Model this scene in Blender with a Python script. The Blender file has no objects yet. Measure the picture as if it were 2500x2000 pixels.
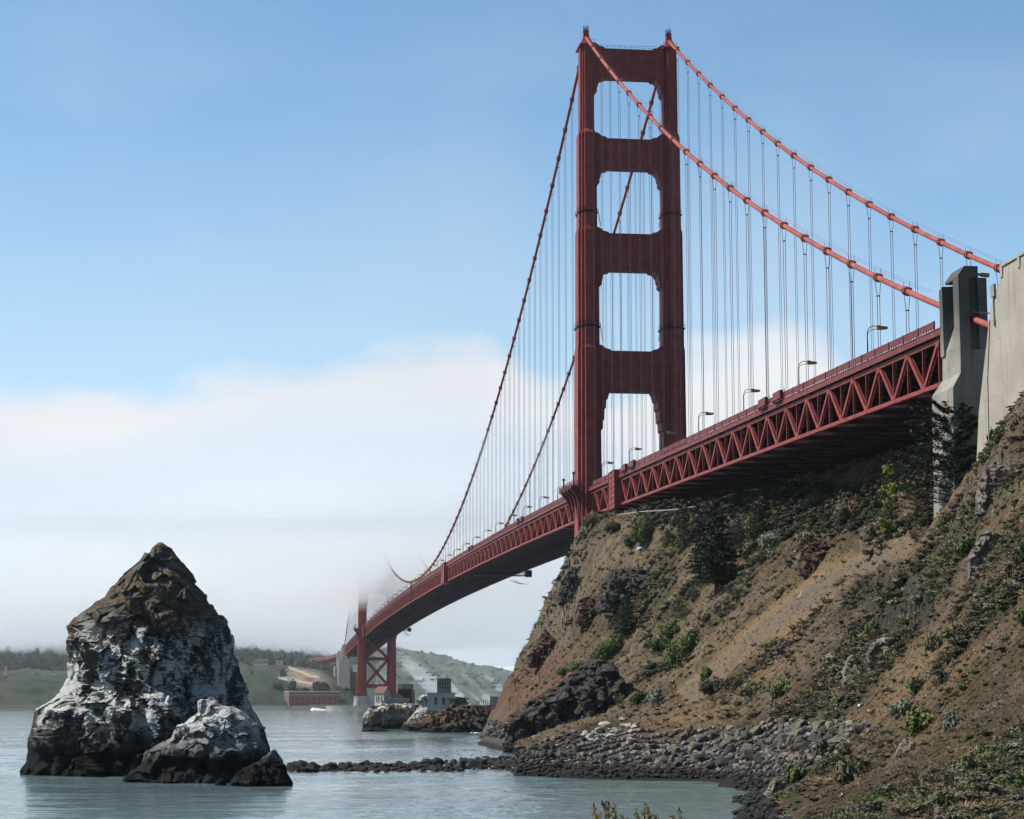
import bpy, math, random
import numpy as np
from mathutils import Vector, Matrix, Euler

R = math.radians
random.seed(7)
rng = np.random.default_rng(11)
scene = bpy.context.scene
col = scene.collection

# ------------------------------------------------------------------ camera
# world: bridge axis along +Y (north tower at Y=0, south tower at Y=1280), X to the west, Z up, metres
CAM = np.array([-119.971, -638.392, 10.787])
YAW, PITCH, FPX = 0.1277577, 0.1400443, 5016.79
cam = bpy.data.cameras.new('camera')
cam.sensor_width = 36.0
cam.lens = FPX / 2500 * 36.0
cam.clip_start = 0.5
cam.clip_end = 40000
cam_ob = bpy.data.objects.new('camera', cam)
col.objects.link(cam_ob)
cam_ob.location = CAM
cam_ob.rotation_euler = (math.pi / 2 + PITCH, 0, -YAW)
scene.camera = cam_ob

# ------------------------------------------------------------------ light
SUN_AZ = YAW - R(86)        # measured from +Y towards +X; the sun stands to the left, a little ahead
SUN_EL = R(48)
world = bpy.data.worlds.new('World')
scene.world = world
world.use_nodes = True
sun_l = bpy.data.lights.new('sun', 'SUN')
sun_l.energy = 5.0
sun_l.angle = R(0.55)
sun_l.color = (1.0, 0.945, 0.86)
sun_o = bpy.data.objects.new('sun', sun_l)
col.objects.link(sun_o)
sdir = Vector((math.sin(SUN_AZ) * math.cos(SUN_EL), math.cos(SUN_AZ) * math.cos(SUN_EL), math.sin(SUN_EL)))
sun_o.rotation_euler = sdir.to_track_quat('Z', 'Y').to_euler()
scene.view_settings.view_transform = 'Standard'
scene.view_settings.look = 'None'
scene.view_settings.gamma = 1.0
scene.view_settings.exposure = 0.75
scene.view_settings.use_curve_mapping = False
scene.cycles.max_bounces = 10
scene.cycles.diffuse_bounces = 3
scene.cycles.glossy_bounces = 3
scene.cycles.volume_bounces = 9
scene.cycles.transparent_max_bounces = 8


def build_world():
    nt = world.node_tree
    for n in list(nt.nodes):
        nt.nodes.remove(n)
    N, Lk = nt.nodes, nt.links

    def math_n(op, a, b=None, c=None):
        n = N.new('ShaderNodeMath'); n.operation = op
        for i, v in enumerate((a, b, c)):
            if v is None: continue
            if hasattr(v, 'links'): Lk.new(v, n.inputs[i])
            else: n.inputs[i].default_value = v
        return n.outputs[0]
    sky = N.new('ShaderNodeTexSky'); sky.sky_type = 'NISHITA'
    sky.sun_disc = False
    sky.sun_elevation = SUN_EL
    sky.sun_rotation = SUN_AZ
    sky.altitude = 0; sky.air_density = 0.85; sky.dust_density = 0.0; sky.ozone_density = 1.5
    bg_sky = N.new('ShaderNodeBackground'); bg_sky.inputs[1].default_value = 0.0935
    tint = N.new('ShaderNodeMix'); tint.data_type = 'RGBA'; tint.blend_type = 'MULTIPLY'; tint.inputs['Factor'].default_value = 1
    tint.inputs['B'].default_value = (0.86, 1.05, 1.04, 1)
    Lk.new(sky.outputs[0], tint.inputs['A']); Lk.new(tint.outputs['Result'], bg_sky.inputs[0])
    tc = N.new('ShaderNodeTexCoord')
    sep = N.new('ShaderNodeSeparateXYZ'); Lk.new(tc.outputs['Generated'], sep.inputs[0])
    x, y, z = sep.outputs
    az = math_n('SUBTRACT', math_n('ARCTAN2', x, y), YAW)      # 0 = where the lens points
    el = math_n('ARCSINE', z)
    # top of the fog bank as a function of azimuth: swells and dips
    prof = [(-1.0, .0), (-.9, .06), (-.6, .11), (-.4, .145), (-.247, .150), (-.20, .151), (-.15, .158), (-.085, .166), (-.045, .176), (-.02, .182), (.0, .176),
            (.02, .160), (.05, .160), (.075, .168), (.10, .176), (.13, .180), (.15, .170), (.172, .146), (.2, .128), (.25, .115), (.45, .12), (.7, .09), (.95, .03), (1.0, .0)]
    ramp = N.new('ShaderNodeFloatCurve')
    cur = ramp.mapping.curves[0]
    ramp.mapping.use_clip = False
    pts = [(a * .5 + .5, v * 4) for a, v in prof]
    while len(cur.points) < len(pts): cur.points.new(0.5, 0.5)
    for q, (a, v) in zip(cur.points, sorted(pts)):
        q.location = (a, v); q.handle_type = 'AUTO'
    ramp.mapping.update()
    azs = math_n('ADD', math_n('MULTIPLY', az, 0.5), 0.5)
    Lk.new(azs, ramp.inputs['Value'])
    top = math_n('MULTIPLY', ramp.outputs[0], 0.25)
    vm = N.new('ShaderNodeVectorMath'); vm.operation = 'MULTIPLY'
    vm.inputs[1].default_value = (1, 1, 2.2); Lk.new(tc.outputs['Generated'], vm.inputs[0])
    nz = N.new('ShaderNodeTexNoise'); nz.inputs['Scale'].default_value = 10; nz.inputs['Detail'].default_value = 8
    nz.inputs['Roughness'].default_value = 0.58
    Lk.new(vm.outputs[0], nz.inputs['Vector'])
    wob = math_n('MULTIPLY', math_n('SUBTRACT', nz.outputs[0], 0.5), 0.062)
    d = math_n('SUBTRACT', math_n('ADD', top, wob), el)
    mr = N.new('ShaderNodeMapRange'); mr.interpolation_type = 'SMOOTHSTEP'
    mr.inputs[1].default_value = -0.012; mr.inputs[2].default_value = 0.022
    Lk.new(d, mr.inputs[0])
    # thin high veil
    nz2 = N.new('ShaderNodeTexNoise'); nz2.inputs['Scale'].default_value = 5; nz2.inputs['Detail'].default_value = 5
    Lk.new(vm.outputs[0], nz2.inputs['Vector'])
    veil = N.new('ShaderNodeMapRange'); veil.inputs[1].default_value = .48; veil.inputs[2].default_value = .8
    veil.inputs[3].default_value = 0; veil.inputs[4].default_value = .36
    Lk.new(nz2.outputs[0], veil.inputs[0])
    veil2 = N.new('ShaderNodeMapRange'); veil2.inputs[1].default_value = .5; veil2.inputs[2].default_value = .05
    Lk.new(el, veil2.inputs[0])
    vv = math_n('MULTIPLY', veil.outputs[0], veil2.outputs[0])
    halo = N.new('ShaderNodeMapRange'); halo.interpolation_type = 'SMOOTHSTEP'
    halo.inputs[1].default_value = -0.16; halo.inputs[2].default_value = 0.01; halo.inputs[4].default_value = 0.30
    Lk.new(d, halo.inputs[0])
    fac = math_n('MAXIMUM', math_n('MAXIMUM', mr.outputs[0], vv), halo.outputs[0])
    # fog colour: faint light and dark swells inside the bank
    nz3 = N.new('ShaderNodeTexNoise'); nz3.inputs['Scale'].default_value = 7; nz3.inputs['Detail'].default_value = 4
    Lk.new(vm.outputs[0], nz3.inputs['Vector'])
    cr = N.new('ShaderNodeMix'); cr.data_type = 'RGBA'
    cr.inputs['A'].default_value = (0.75, 0.785, 0.83, 1); cr.inputs['B'].default_value = (0.85, 0.87, 0.90, 1)
    mr3 = N.new('ShaderNodeMapRange'); mr3.inputs[1].default_value = .35; mr3.inputs[2].default_value = .65
    Lk.new(nz3.outputs[0], mr3.inputs[0]); Lk.new(mr3.outputs[0], cr.inputs['Factor'])
    bg_fog = N.new('ShaderNodeBackground'); Lk.new(cr.outputs['Result'], bg_fog.inputs[0]); bg_fog.inputs[1].default_value = 0.62
    mix = N.new('ShaderNodeMixShader')
    Lk.new(fac, mix.inputs[0]); Lk.new(bg_sky.outputs[0], mix.inputs[1]); Lk.new(bg_fog.outputs[0], mix.inputs[2])
    out = N.new('ShaderNodeOutputWorld'); Lk.new(mix.outputs[0], out.inputs[0])
build_world()

# ------------------------------------------------------------------ camera maths used to lay the place out
_f = np.array([math.sin(YAW) * math.cos(PITCH), math.cos(YAW) * math.cos(PITCH), math.sin(PITCH)])
_r = np.array([math.cos(YAW), -math.sin(YAW), 0.0])
_u = np.cross(_r, _f)


def P(px, py, D):
    """world point seen in the photograph at (px, py) that stands D metres away on the map"""
    d = _f + _r * (px - 1250) / FPX + _u * (1000 - py) / FPX
    return CAM + d * (D / math.hypot(d[0], d[1]))


def PZ(px, py, z):
    d = _f + _r * (px - 1250) / FPX + _u * (1000 - py) / FPX
    return CAM + d * ((z - CAM[2]) / d[2])


def to_px(X, Y, Z):
    dx, dy, dz = X - CAM[0], Y - CAM[1], Z - CAM[2]
    w = dx * _f[0] + dy * _f[1] + dz * _f[2]
    return 1250 + FPX * (dx * _r[0] + dy * _r[1]) / w, 1000 - FPX * (dx * _u[0] + dy * _u[1] + dz * _u[2]) / w


# ------------------------------------------------------------------ noise (numpy gradient noise)
_perm = np.random.default_rng(3).permutation(256)
_perm = np.concatenate([_perm, _perm]).astype(np.int32)
_g = np.random.default_rng(4).normal(size=(256, 3)); _g /= np.linalg.norm(_g, axis=1)[:, None]
_g = _g.astype(np.float32)


def pn(x, y, z):
    x, y, z = np.broadcast_arrays(np.asarray(x, float), np.asarray(y, float), np.asarray(z, float))
    xi, yi, zi = np.floor(x).astype(np.int64), np.floor(y).astype(np.int64), np.floor(z).astype(np.int64)
    xf, yf, zf = (x - xi).astype(np.float32), (y - yi).astype(np.float32), (z - zi).astype(np.float32)
    xi &= 255; yi &= 255; zi &= 255
    u, v, w = (t * t * t * (t * (t * 6 - 15) + 10) for t in (xf, yf, zf))

    def g(i, j, k):
        h = _perm[(_perm[(_perm[(xi + i) & 255] + yi + j) & 255] + zi + k) & 255]
        gg = _g[h]
        return gg[..., 0] * (xf - i) + gg[..., 1] * (yf - j) + gg[..., 2] * (zf - k)
    a = g(0, 0, 0); a = a + u * (g(1, 0, 0) - a)
    b = g(0, 1, 0); b = b + u * (g(1, 1, 0) - b)
    c = g(0, 0, 1); c = c + u * (g(1, 0, 1) - c)
    d = g(0, 1, 1); d = d + u * (g(1, 1, 1) - d)
    a = a + v * (b - a); c = c + v * (d - c)
    return (a + w * (c - a)) * 1.6


def fbm(x, y, z, oct=4, gain=.5):
    s, a, t = 0, 1, 0
    for o in range(oct):
        s = s + a * pn(x * 2 ** o + 17.3 * o, y * 2 ** o - 9.1 * o, z * 2 ** o + 3.7 * o); t += a; a *= gain
    return s / t


def ridged(x, y, z, oct=4, gain=.5):
    s, a, t = 0, 1, 0
    for o in range(oct):
        s = s + a * (1 - 2 * np.abs(pn(x * 2 ** o + 7.3 * o, y * 2 ** o + 5.1 * o, z * 2 ** o - 13.7 * o))); t += a; a *= gain
    return s / t


def facets(x, y, z, seed=0, tilt=.55, step=.3):
    """broken rock: the nearest jittered cell gives each spot its own tilted plane and offset"""
    x, y, z = np.broadcast_arrays(np.asarray(x, float), np.asarray(y, float), np.asarray(z, float))
    sh = x.shape
    x, y, z = x.ravel(), y.ravel(), z.ravel()
    xi, yi, zi = np.floor(x).astype(np.int64), np.floor(y).astype(np.int64), np.floor(z).astype(np.int64)
    best = np.full(len(x), 1e9); val = np.zeros(len(x))
    for i in (-1, 0, 1):
        for j in (-1, 0, 1):
            for k in (-1, 0, 1):
                a, b, c = xi + i, yi + j, zi + k
                h = _perm[(_perm[(_perm[(a + seed) & 255] + b) & 255] + c) & 255]
                r1 = _g[h]; r2 = _g[(h * 7 + 31) & 255]
                dx, dy, dz = x - a - .5 - r1[:, 0] * .45, y - b - .5 - r1[:, 1] * .45, z - c - .5 - r1[:, 2] * .45
                d = dx * dx + dy * dy + dz * dz
                v = tilt * (dx * r2[:, 0] + dy * r2[:, 1] + dz * r2[:, 2]) + step * r2[:, 2]
                m = d < best
                best = np.where(m, d, best); val = np.where(m, v, val)
    return val.reshape(sh)


def sstep(a, b, x):
    t = np.clip((x - a) / (b - a), 0, 1)
    return t * t * (3 - 2 * t)


# ------------------------------------------------------------------ mesh helpers
class MB:
    def __init__(self):
        self.v, self.f = [], []

    def add(self, v, f):
        n = len(self.v)
        self.v += [tuple(map(float, p)) for p in v]
        self.f += [tuple(i + n for i in q) for q in f]

    def box(self, x0, x1, y0, y1, z0, z1):
        self.add([(x0, y0, z0), (x1, y0, z0), (x1, y1, z0), (x0, y1, z0), (x0, y0, z1), (x1, y0, z1), (x1, y1, z1), (x0, y1, z1)],
                 [(0, 3, 2, 1), (4, 5, 6, 7), (0, 1, 5, 4), (1, 2, 6, 5), (2, 3, 7, 6), (3, 0, 4, 7)])
        return self

    def bar(self, a, b, w, h=None, up=(0, 0, 1)):
        h = h or w
        a, b = np.array(a, float), np.array(b, float)
        d = b - a; d /= np.linalg.norm(d)
        up = np.array(up, float)
        if abs(d @ up) > .95: up = np.array((0, 1.0, 0)) if abs(d[1]) < .9 else np.array((1.0, 0, 0))
        s = np.cross(d, up); s /= np.linalg.norm(s); t = np.cross(s, d)
        s, t = s * w / 2, t * h / 2
        self.add([a - s - t, a + s - t, a + s + t, a - s + t, b - s - t, b + s - t, b + s + t, b - s + t],
                 [(0, 1, 2, 3), (4, 7, 6, 5), (0, 4, 5, 1), (1, 5, 6, 2), (2, 6, 7, 3), (3, 7, 4, 0)])
        return self

    def tube(self, pts, rad, n=8, cap=True):
        pts = np.array(pts, float)
        rad = np.full(len(pts), rad) if np.isscalar(rad) else np.array(rad)
        T = np.gradient(pts, axis=0)
        T /= np.linalg.norm(T, axis=1)[:, None] + 1e-12
        up = np.array((0.31, 0.17, 0.93)) if abs(T[0, 2]) < .9 else np.array((0.9, 0.3, 0.1))
        V = []
        for p, t, r in zip(pts, T, rad):
            s = np.cross(t, up); s /= np.linalg.norm(s); q = np.cross(s, t)
            up = q
            for k in range(n):
                a = 2 * math.pi * k / n
                V.append(p + r * (math.cos(a) * s + math.sin(a) * q))
        F = []
        for i in range(len(pts) - 1):
            for k in range(n):
                F.append((i * n + k, i * n + (k + 1) % n, (i + 1) * n + (k + 1) % n, (i + 1) * n + k))
        if cap:
            F.append(tuple(range(n - 1, -1, -1))); F.append(tuple((len(pts) - 1) * n + k for k in range(n)))
        self.add(V, F)
        return self

    def prism(self, poly, a0, a1, axis):
        """poly: 2-D outline; axis 0: (y,z) run along x; axis 1: (x,z) along y; axis 2: (x,y) along z"""
        n = len(poly)

        def pt(q, a):
            return {0: (a, q[0], q[1]), 1: (q[0], a, q[1]), 2: (q[0], q[1], a)}[axis]
        area = sum(poly[i][0] * poly[(i + 1) % n][1] - poly[(i + 1) % n][0] * poly[i][1] for i in range(n))
        if (area > 0) == (axis == 1): poly = poly[::-1]
        self.add([pt(q, a0) for q in poly] + [pt(q, a1) for q in poly],
                 [tuple(range(n - 1, -1, -1)), tuple(range(n, 2 * n))] + [(i, (i + 1) % n, n + (i + 1) % n, n + i) for i in range(n)])
        return self

    def loft(self, rings, cap=True):
        n = len(rings[0])
        V = [p for r_ in rings for p in r_]
        F = []
        for i in range(len(rings) - 1):
            for k in range(n):
                F.append((i * n + k, i * n + (k + 1) % n, (i + 1) * n + (k + 1) % n, (i + 1) * n + k))
        if cap:
            F.append(tuple(range(n - 1, -1, -1))); F.append(tuple((len(rings) - 1) * n + k for k in range(n)))
        self.add(V, F)
        return self

    def mesh(self, name, m=None, smooth=False):
        me = bpy.data.meshes.new(name)
        me.from_pydata(self.v, [], self.f)
        me.update()
        if m: me.materials.append(m)
        if smooth: me.polygons.foreach_set('use_smooth', [True] * len(me.polygons))
        return me

    def build(self, name, m, parent=None, smooth=False):
        return link(name, self.mesh(name, m, smooth), parent)


def link(name, me, parent=None):
    o = bpy.data.objects.new(name, me)
    col.objects.link(o)
    if parent is not None:
        o.parent = parent
        if parent.type == 'EMPTY' and parent.get('_loc') is None:
            o.matrix_parent_inverse = Matrix.Translation(-parent.location)
    return o


def tag(o, label, cat, group=None):
    o['label'] = label; o['category'] = cat
    if group: o['group'] = group
    return o


def thing(name, loc, label, cat, group=None):
    o = bpy.data.objects.new(name, None)
    col.objects.link(o)
    o.location = loc
    o.empty_display_size = 1
    return tag(o, label, cat, group)


def part_empty(name, parent):
    o = bpy.data.objects.new(name, None)
    col.objects.link(o)
    o.parent = parent
    o.matrix_parent_inverse = Matrix.Translation(-parent.location)
    return o


def np_mesh(name, V, F, m=None, smooth=True, cols=None):
    """mesh from arrays; F is n x 4 or n x 3"""
    V = np.asarray(V, np.float32); F = np.asarray(F, np.int32)
    me = bpy.data.meshes.new(name)
    k = F.shape[1]
    me.vertices.add(len(V)); me.vertices.foreach_set('co', V.ravel())
    me.loops.add(F.size); me.loops.foreach_set('vertex_index', F.ravel())
    me.polygons.add(len(F))
    me.polygons.foreach_set('loop_start', np.arange(0, F.size, k, dtype=np.int32))
    me.polygons.foreach_set('loop_total', np.full(len(F), k, np.int32))
    me.polygons.foreach_set('use_smooth', np.full(len(F), bool(smooth)))
    me.update(calc_edges=True)
    me.validate()
    if cols is not None:
        ca = me.color_attributes.new('Col', 'FLOAT_COLOR', 'POINT')
        c4 = np.ones((len(V), 4), np.float32); c4[:, :3] = cols
        ca.data.foreach_set('color', c4.ravel())
    if m: me.materials.append(m)
    return me


def grid_faces(nr, nc, wrap=False):
    i, j = np.meshgrid(np.arange(nr - 1), np.arange(nc if wrap else nc - 1), indexing='ij')
    j2 = (j + 1) % nc
    return np.stack([i * nc + j, i * nc + j2, (i + 1) * nc + j2, (i + 1) * nc + j], -1).reshape(-1, 4)


# ------------------------------------------------------------------ materials
class NT:
    def __init__(self, name):
        self.m = bpy.data.materials.new(name)
        self.m.use_nodes = True
        self.t = self.m.node_tree
        self.b = self.t.nodes['Principled BSDF']
        self.b.inputs['Specular IOR Level'].default_value = 0.3

    def n(self, kind, **kw):
        n = self.t.nodes.new(kind)
        for k, v in kw.items():
            setattr(n, k, v)
        return n

    def set(self, sock, v):
        if hasattr(v, 'links'): self.t.links.new(v, sock)
        else: sock.default_value = v

    def noise(self, scale, detail=4, rough=.55, vec=None, dist=0):
        n = self.n('ShaderNodeTexNoise')
        n.inputs['Scale'].default_value = scale; n.inputs['Detail'].default_value = detail
        n.inputs['Roughness'].default_value = rough; n.inputs['Distortion'].default_value = dist
        self.t.links.new(vec if vec is not None else self.pos(), n.inputs['Vector'])
        return n.outputs[0]

    def pos(self, scale=None, rot=None):
        g = self.n('ShaderNodeNewGeometry').outputs['Position']
        if scale is None and rot is None: return g
        mp = self.n('ShaderNodeMapping')
        if scale: mp.inputs['Scale'].default_value = scale
        if rot: mp.inputs['Rotation'].default_value = rot
        self.t.links.new(g, mp.inputs[0])
        return mp.outputs[0]

    def obj(self, scale=None):
        g = self.n('ShaderNodeTexCoord').outputs['Object']
        if scale is None: return g
        mp = self.n('ShaderNodeMapping'); mp.inputs['Scale'].default_value = scale
        self.t.links.new(g, mp.inputs[0])
        return mp.outputs[0]

    def normal(self):
        return self.n('ShaderNodeNewGeometry').outputs['Normal']

    def sep(self, v):
        n = self.n('ShaderNodeSeparateXYZ'); self.t.links.new(v, n.inputs[0]); return n.outputs

    def math(self, op, a, b=0.0, c=None):
        n = self.n('ShaderNodeMath', operation=op)
        self.set(n.inputs[0], a); self.set(n.inputs[1], b)
        if c is not None: self.set(n.inputs[2], c)
        return n.outputs[0]

    def rng(self, v, a, b, c=0.0, d=1.0, smooth=True):
        n = self.n('ShaderNodeMapRange')
        if smooth: n.interpolation_type = 'SMOOTHSTEP'
        self.set(n.inputs[0], v)
        for i, q in enumerate((a, b, c, d)): n.inputs[i + 1].default_value = q
        return n.outputs[0]

    def mix(self, f, a, b, mode='MIX'):
        n = self.n('ShaderNodeMix', data_type='RGBA', blend_type=mode)
        self.set(n.inputs['Factor'], f)
        for s, v in (('A', a), ('B', b)):
            if hasattr(v, 'links'): self.t.links.new(v, n.inputs[s])
            else: n.inputs[s].default_value = (*v, 1)
        return n.outputs['Result']

    def ramp(self, v, stops):
        n = self.n('ShaderNodeValToRGB')
        e = n.color_ramp.elements
        while len(e) < len(stops): e.new(.5)
        for q, (p, c) in zip(e, stops):
            q.position = p; q.color = (*c, 1)
        self.t.links.new(v, n.inputs[0])
        return n.outputs[0]

    def attr(self, name):
        n = self.n('ShaderNodeAttribute'); n.attribute_name = name; return n.outputs['Color']

    def rand(self):
        return self.n('ShaderNodeObjectInfo').outputs['Random']

    def bump(self, h, dist=.1, strength=1.0):
        n = self.n('ShaderNodeBump')
        n.inputs['Distance'].default_value = dist; n.inputs['Strength'].default_value = strength
        self.t.links.new(h, n.inputs['Height'])
        self.t.links.new(n.outputs[0], self.b.inputs['Normal'])

    def out(self, c, rough=.8, spec=None, metal=None):
        s = self.b.inputs['Base Color']
        if hasattr(c, 'links'): self.t.links.new(c, s)
        else: s.default_value = (*c, 1)
        self.set(self.b.inputs['Roughness'], rough)
        if spec is not None: self.set(self.b.inputs['Specular IOR Level'], spec)
        return self.m


def mat_paint(name, a, b, rough=.55, streak=True, seam=0.0):
    t = NT(name)
    n1 = t.noise(.35, 5)
    c = t.mix(t.rng(n1, .35, .68), a, b)
    if streak:
        s = t.noise(1.0, 4, .6, t.pos((.8, .8, .06)))
        c = t.mix(t.rng(s, .5, .78, 0, .55), c, tuple(v * .55 for v in a))
    if seam:
        zz = t.sep(t.pos())[2]
        fr = t.math('FRACT', t.math('DIVIDE', zz, seam))
        line = t.math('ADD', t.rng(fr, 0, .035, 1, 0), t.rng(fr, .965, 1, 0, 1))
        c = t.mix(t.math('MULTIPLY', line, .35), c, tuple(v * .5 for v in a))
    return t.out(c, rough, .14)


M = {}
M['orange'] = mat_paint('bridge_red_paint', (.150, .029, .026), (.200, .043, .037), seam=3.6)
M['orange_rail'] = mat_paint('bridge_red_rail', (.105, .027, .026), (.135, .036, .033))
M['orange_cable'] = mat_paint('cable_red_paint', (.20, .048, .036), (.26, .070, .052), streak=False)
M['rope'] = mat_paint('suspender_rope_paint', (.10, .05, .06), (.14, .06, .06), streak=False)
M['dark_and_shaded_steel'] = mat_paint('dark_and_shaded_steel', (.028, .012, .013), (.042, .018, .019), streak=False)  # dark fittings; deck underside and inner truss carry shade in this darker red
M['lamp_head'] = mat_paint('amber_lamp_head', (.20, .13, .05), (.25, .17, .07), streak=False)


def mat_concrete(name, a, b, dark, grid=True, soot=None):
    t = NT(name)
    n1 = t.noise(.12, 6, .6)
    c = t.mix(t.rng(n1, .35, .65), a, b)
    st = t.noise(1.0, 5, .65, t.pos((.9, .9, .07)))
    c = t.mix(t.rng(st, .5, .8, 0, .7), c, dark)
    n2 = t.noise(2.2, 6, .7)
    c = t.mix(t.rng(n2, .3, .75, 0, .35), c, tuple(v * .6 for v in a))
    if grid:
        zz = t.sep(t.pos())[2]
        fr = t.math('FRACT', t.math('DIVIDE', zz, 2.6))
        ln = t.rng(fr, 0, .04, 1, 0)
        wob = t.noise(.5, 3)
        c = t.mix(t.math('MULTIPLY', ln, t.rng(wob, .4, .6, 0, .7)), c, tuple(v * .8 for v in dark))
        fr2 = t.math('FRACT', t.math('DIVIDE', zz, .52))
        c = t.mix(t.math('MULTIPLY', t.rng(fr2, 0, .18, 1, 0), .13), c, dark)
    if soot:
        zz = t.sep(t.pos())[2]
        sz = t.math('ADD', zz, t.math('MULTIPLY', t.math('SUBTRACT', t.noise(.5, 5, .65, t.pos((1, 1, .25))), .5), 9))
        c = t.mix(t.math('MULTIPLY', t.rng(sz, soot[0], soot[1]), .88), c, (.040, .040, .041))
    t.bump(t.noise(3, 6, .7), .06, .5)
    return t.out(c, .88, .2)


M['concrete'] = mat_concrete('board_marked_concrete', (.235, .21, .172), (.29, .262, .215), (.105, .094, .082))
M['concrete_old'] = mat_concrete('weathered_concrete', (.165, .152, .132), (.24, .222, .19), (.05, .046, .043), True, (60.0, 70.0))
M['concrete_far'] = mat_concrete('sea_worn_concrete', (.28, .28, .27), (.33, .32, .305), (.13, .13, .13), False)


def mat_rock(name, base, pale, dark, guano=0.0, lichen=False, tide=3.0, bumpd=.35):
    t = NT(name)
    ps = t.pos()
    x, y, z = t.sep(ps)
    up = t.sep(t.normal())[2]
    n1 = t.noise(.35, 8, .65)
    n2 = t.noise(1.6, 8, .7, None, .6)
    c = t.mix(t.rng(n1, .35, .66), base, dark)
    c = t.mix(t.rng(n2, .5, .72, 0, .8), c, pale)
    if guano:
        g = t.math('ADD', t.math('MULTIPLY', t.noise(.30, 6, .6, t.pos((1, 1, .6)), .5), .74), t.math('MULTIPLY', t.noise(1.8, 8, .75, t.pos((1, 1, .22)), .6), .26))
        gz = t.rng(z, tide + .5, tide + 5)
        gt = t.rng(z, 19, 24, 1, .10)
        f = t.math('MULTIPLY', t.rng(t.math('ADD', g, t.math('MULTIPLY', up, .13)), .485, .575), t.math('MULTIPLY', gz, gt))
        c = t.mix(t.math('MULTIPLY', f, guano), c, (.60, .585, .555))
    if lichen:
        lz = t.math('MULTIPLY', t.rng(z, 19, 25), t.rng(t.noise(.35, 6, .65), .40, .58))
        c = t.mix(t.math('MULTIPLY', lz, .7), c, t.mix(t.rng(n2, .4, .6), (.120, .078, .038), (.20, .140, .070)))
        oz = t.math('MULTIPLY', t.math('MULTIPLY', t.rng(z, 17.5, 20), t.rng(z, 27, 23)), t.rng(t.noise(.5, 5, .7), .52, .64))
        c = t.mix(t.math('MULTIPLY', oz, .6), c, (.22, .115, .03))
    td = t.math('ADD', z, t.math('MULTIPLY', t.math('SUBTRACT', t.noise(.4, 4), .5), 3.5))
    wet = t.rng(td, tide - .6, tide + .9, 1, 0)
    c = t.mix(wet, c, (.011, .0105, .010))
    h = t.math('ADD', t.noise(.9, 9, .75, None, .4), t.math('MULTIPLY', t.noise(3.5, 8, .75, None, .3), .55))
    t.bump(h, bumpd, 1.0)
    return t.out(c, .9, .15)


M['stack'] = mat_rock('sea_stack_rock', (.070, .066, .064), (.17, .16, .15), (.024, .023, .024), .95, True, 3.8, 1.0)
M['stack_low'] = mat_rock('guano_rock', (.12, .115, .11), (.26, .25, .23), (.05, .05, .05), .85, False, 3.2, .7)
M['outcrop'] = mat_rock('dark_outcrop_rock', (.075, .065, .055), (.17, .15, .125), (.03, .028, .027), 0, False, 1.6, .9)
M['lime_rock'] = mat_rock('pale_point_rock', (.20, .165, .13), (.38, .34, .29), (.09, .075, .06), .6, False, 1.8, .8)
M['brown_rock'] = mat_rock('brown_point_rock', (.13, .08, .055), (.20, .13, .095), (.05, .035, .03), 0, False, 2.0, .9)


def mat_boulder(name, a, b, d):
    t = NT(name)
    r = t.rand()
    c = t.mix(t.rng(r, 0, 1, 0, 1, False), a, b)
    c = t.mix(t.rng(t.noise(1.3, 7, .7), .42, .7, 0, .8), c, d)
    z = t.sep(t.pos())[2]
    wet = t.rng(t.math('ADD', z, t.math('MULTIPLY', t.noise(.12, 3), 3.2)), 2.6, 3.8, 1, 0)
    c = t.mix(wet, c, (.022, .020, .019))
    t.bump(t.noise(2.2, 8, .75), .3, 1.0)
    return t.out(c, .88, .2)


M['boulder'] = mat_boulder('shore_boulder', (.050, .045, .041), (.165, .132, .105), (.030, .027, .025))
M['pebble'] = mat_boulder('beach_shingle', (.13, .122, .113), (.25, .23, .21), (.075, .07, .064))
M['boulder_black'] = mat_boulder('tide_black_boulder', (.032, .030, .029), (.075, .066, .060), (.020, .019, .018))
M['slope_stone'] = mat_boulder('slope_stone', (.12, .095, .07), (.22, .185, .145), (.08, .065, .05))
M['rubble'] = mat_boulder('pale_rubble', (.28, .26, .24), (.42, .38, .34), (.16, .14, .12))


def mat_leaf(name, a, b):
    t = NT(name)
    r = t.rand()
    c = t.mix(r, a, b)
    n = t.noise(.6, 3)
    c = t.mix(t.rng(n, .3, .7, 0, .5), c, tuple(v * .55 for v in a))
    m = t.out(c, .75, .2)
    return m


M['scrub_green'] = mat_leaf('scrub_green', (.050, .075, .022), (.085, .105, .035))
M['scrub_olive'] = mat_leaf('scrub_olive', (.080, .080, .038), (.125, .115, .06))
M['scrub_dry'] = mat_leaf('scrub_dry', (.115, .085, .062), (.17, .135, .10))
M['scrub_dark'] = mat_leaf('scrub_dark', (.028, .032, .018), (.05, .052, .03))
M['bright_green'] = mat_leaf('bright_green_leaf', (.055, .085, .022), (.080, .112, .032))
M['conifer'] = mat_leaf('conifer_needle', (.019, .027, .016), (.030, .040, .022))
M['yellow_pine'] = mat_leaf('yellow_green_needle', (.090, .105, .026), (.115, .130, .032))
M['pine_leaf'] = mat_leaf('pine_leaf', (.125, .145, .03), (.155, .175, .035))
M['grey_leaf'] = mat_leaf('grey_green_leaf', (.13, .15, .11), (.17, .19, .14))
M['grass'] = mat_leaf('dry_grass_blade', (.26, .19, .095), (.35, .26, .14))
M['plant'] = mat_leaf('feathery_plant', (.14, .095, .025), (.20, .145, .04))
M['far_tree'] = mat_leaf('far_tree_leaf', (.018, .030, .022), (.03, .045, .028))
M['bark'] = NT('bark').out((.05, .04, .032), .9)
M['white_wood'] = NT('bleached_wood').out((.55, .52, .48), .85)
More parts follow.
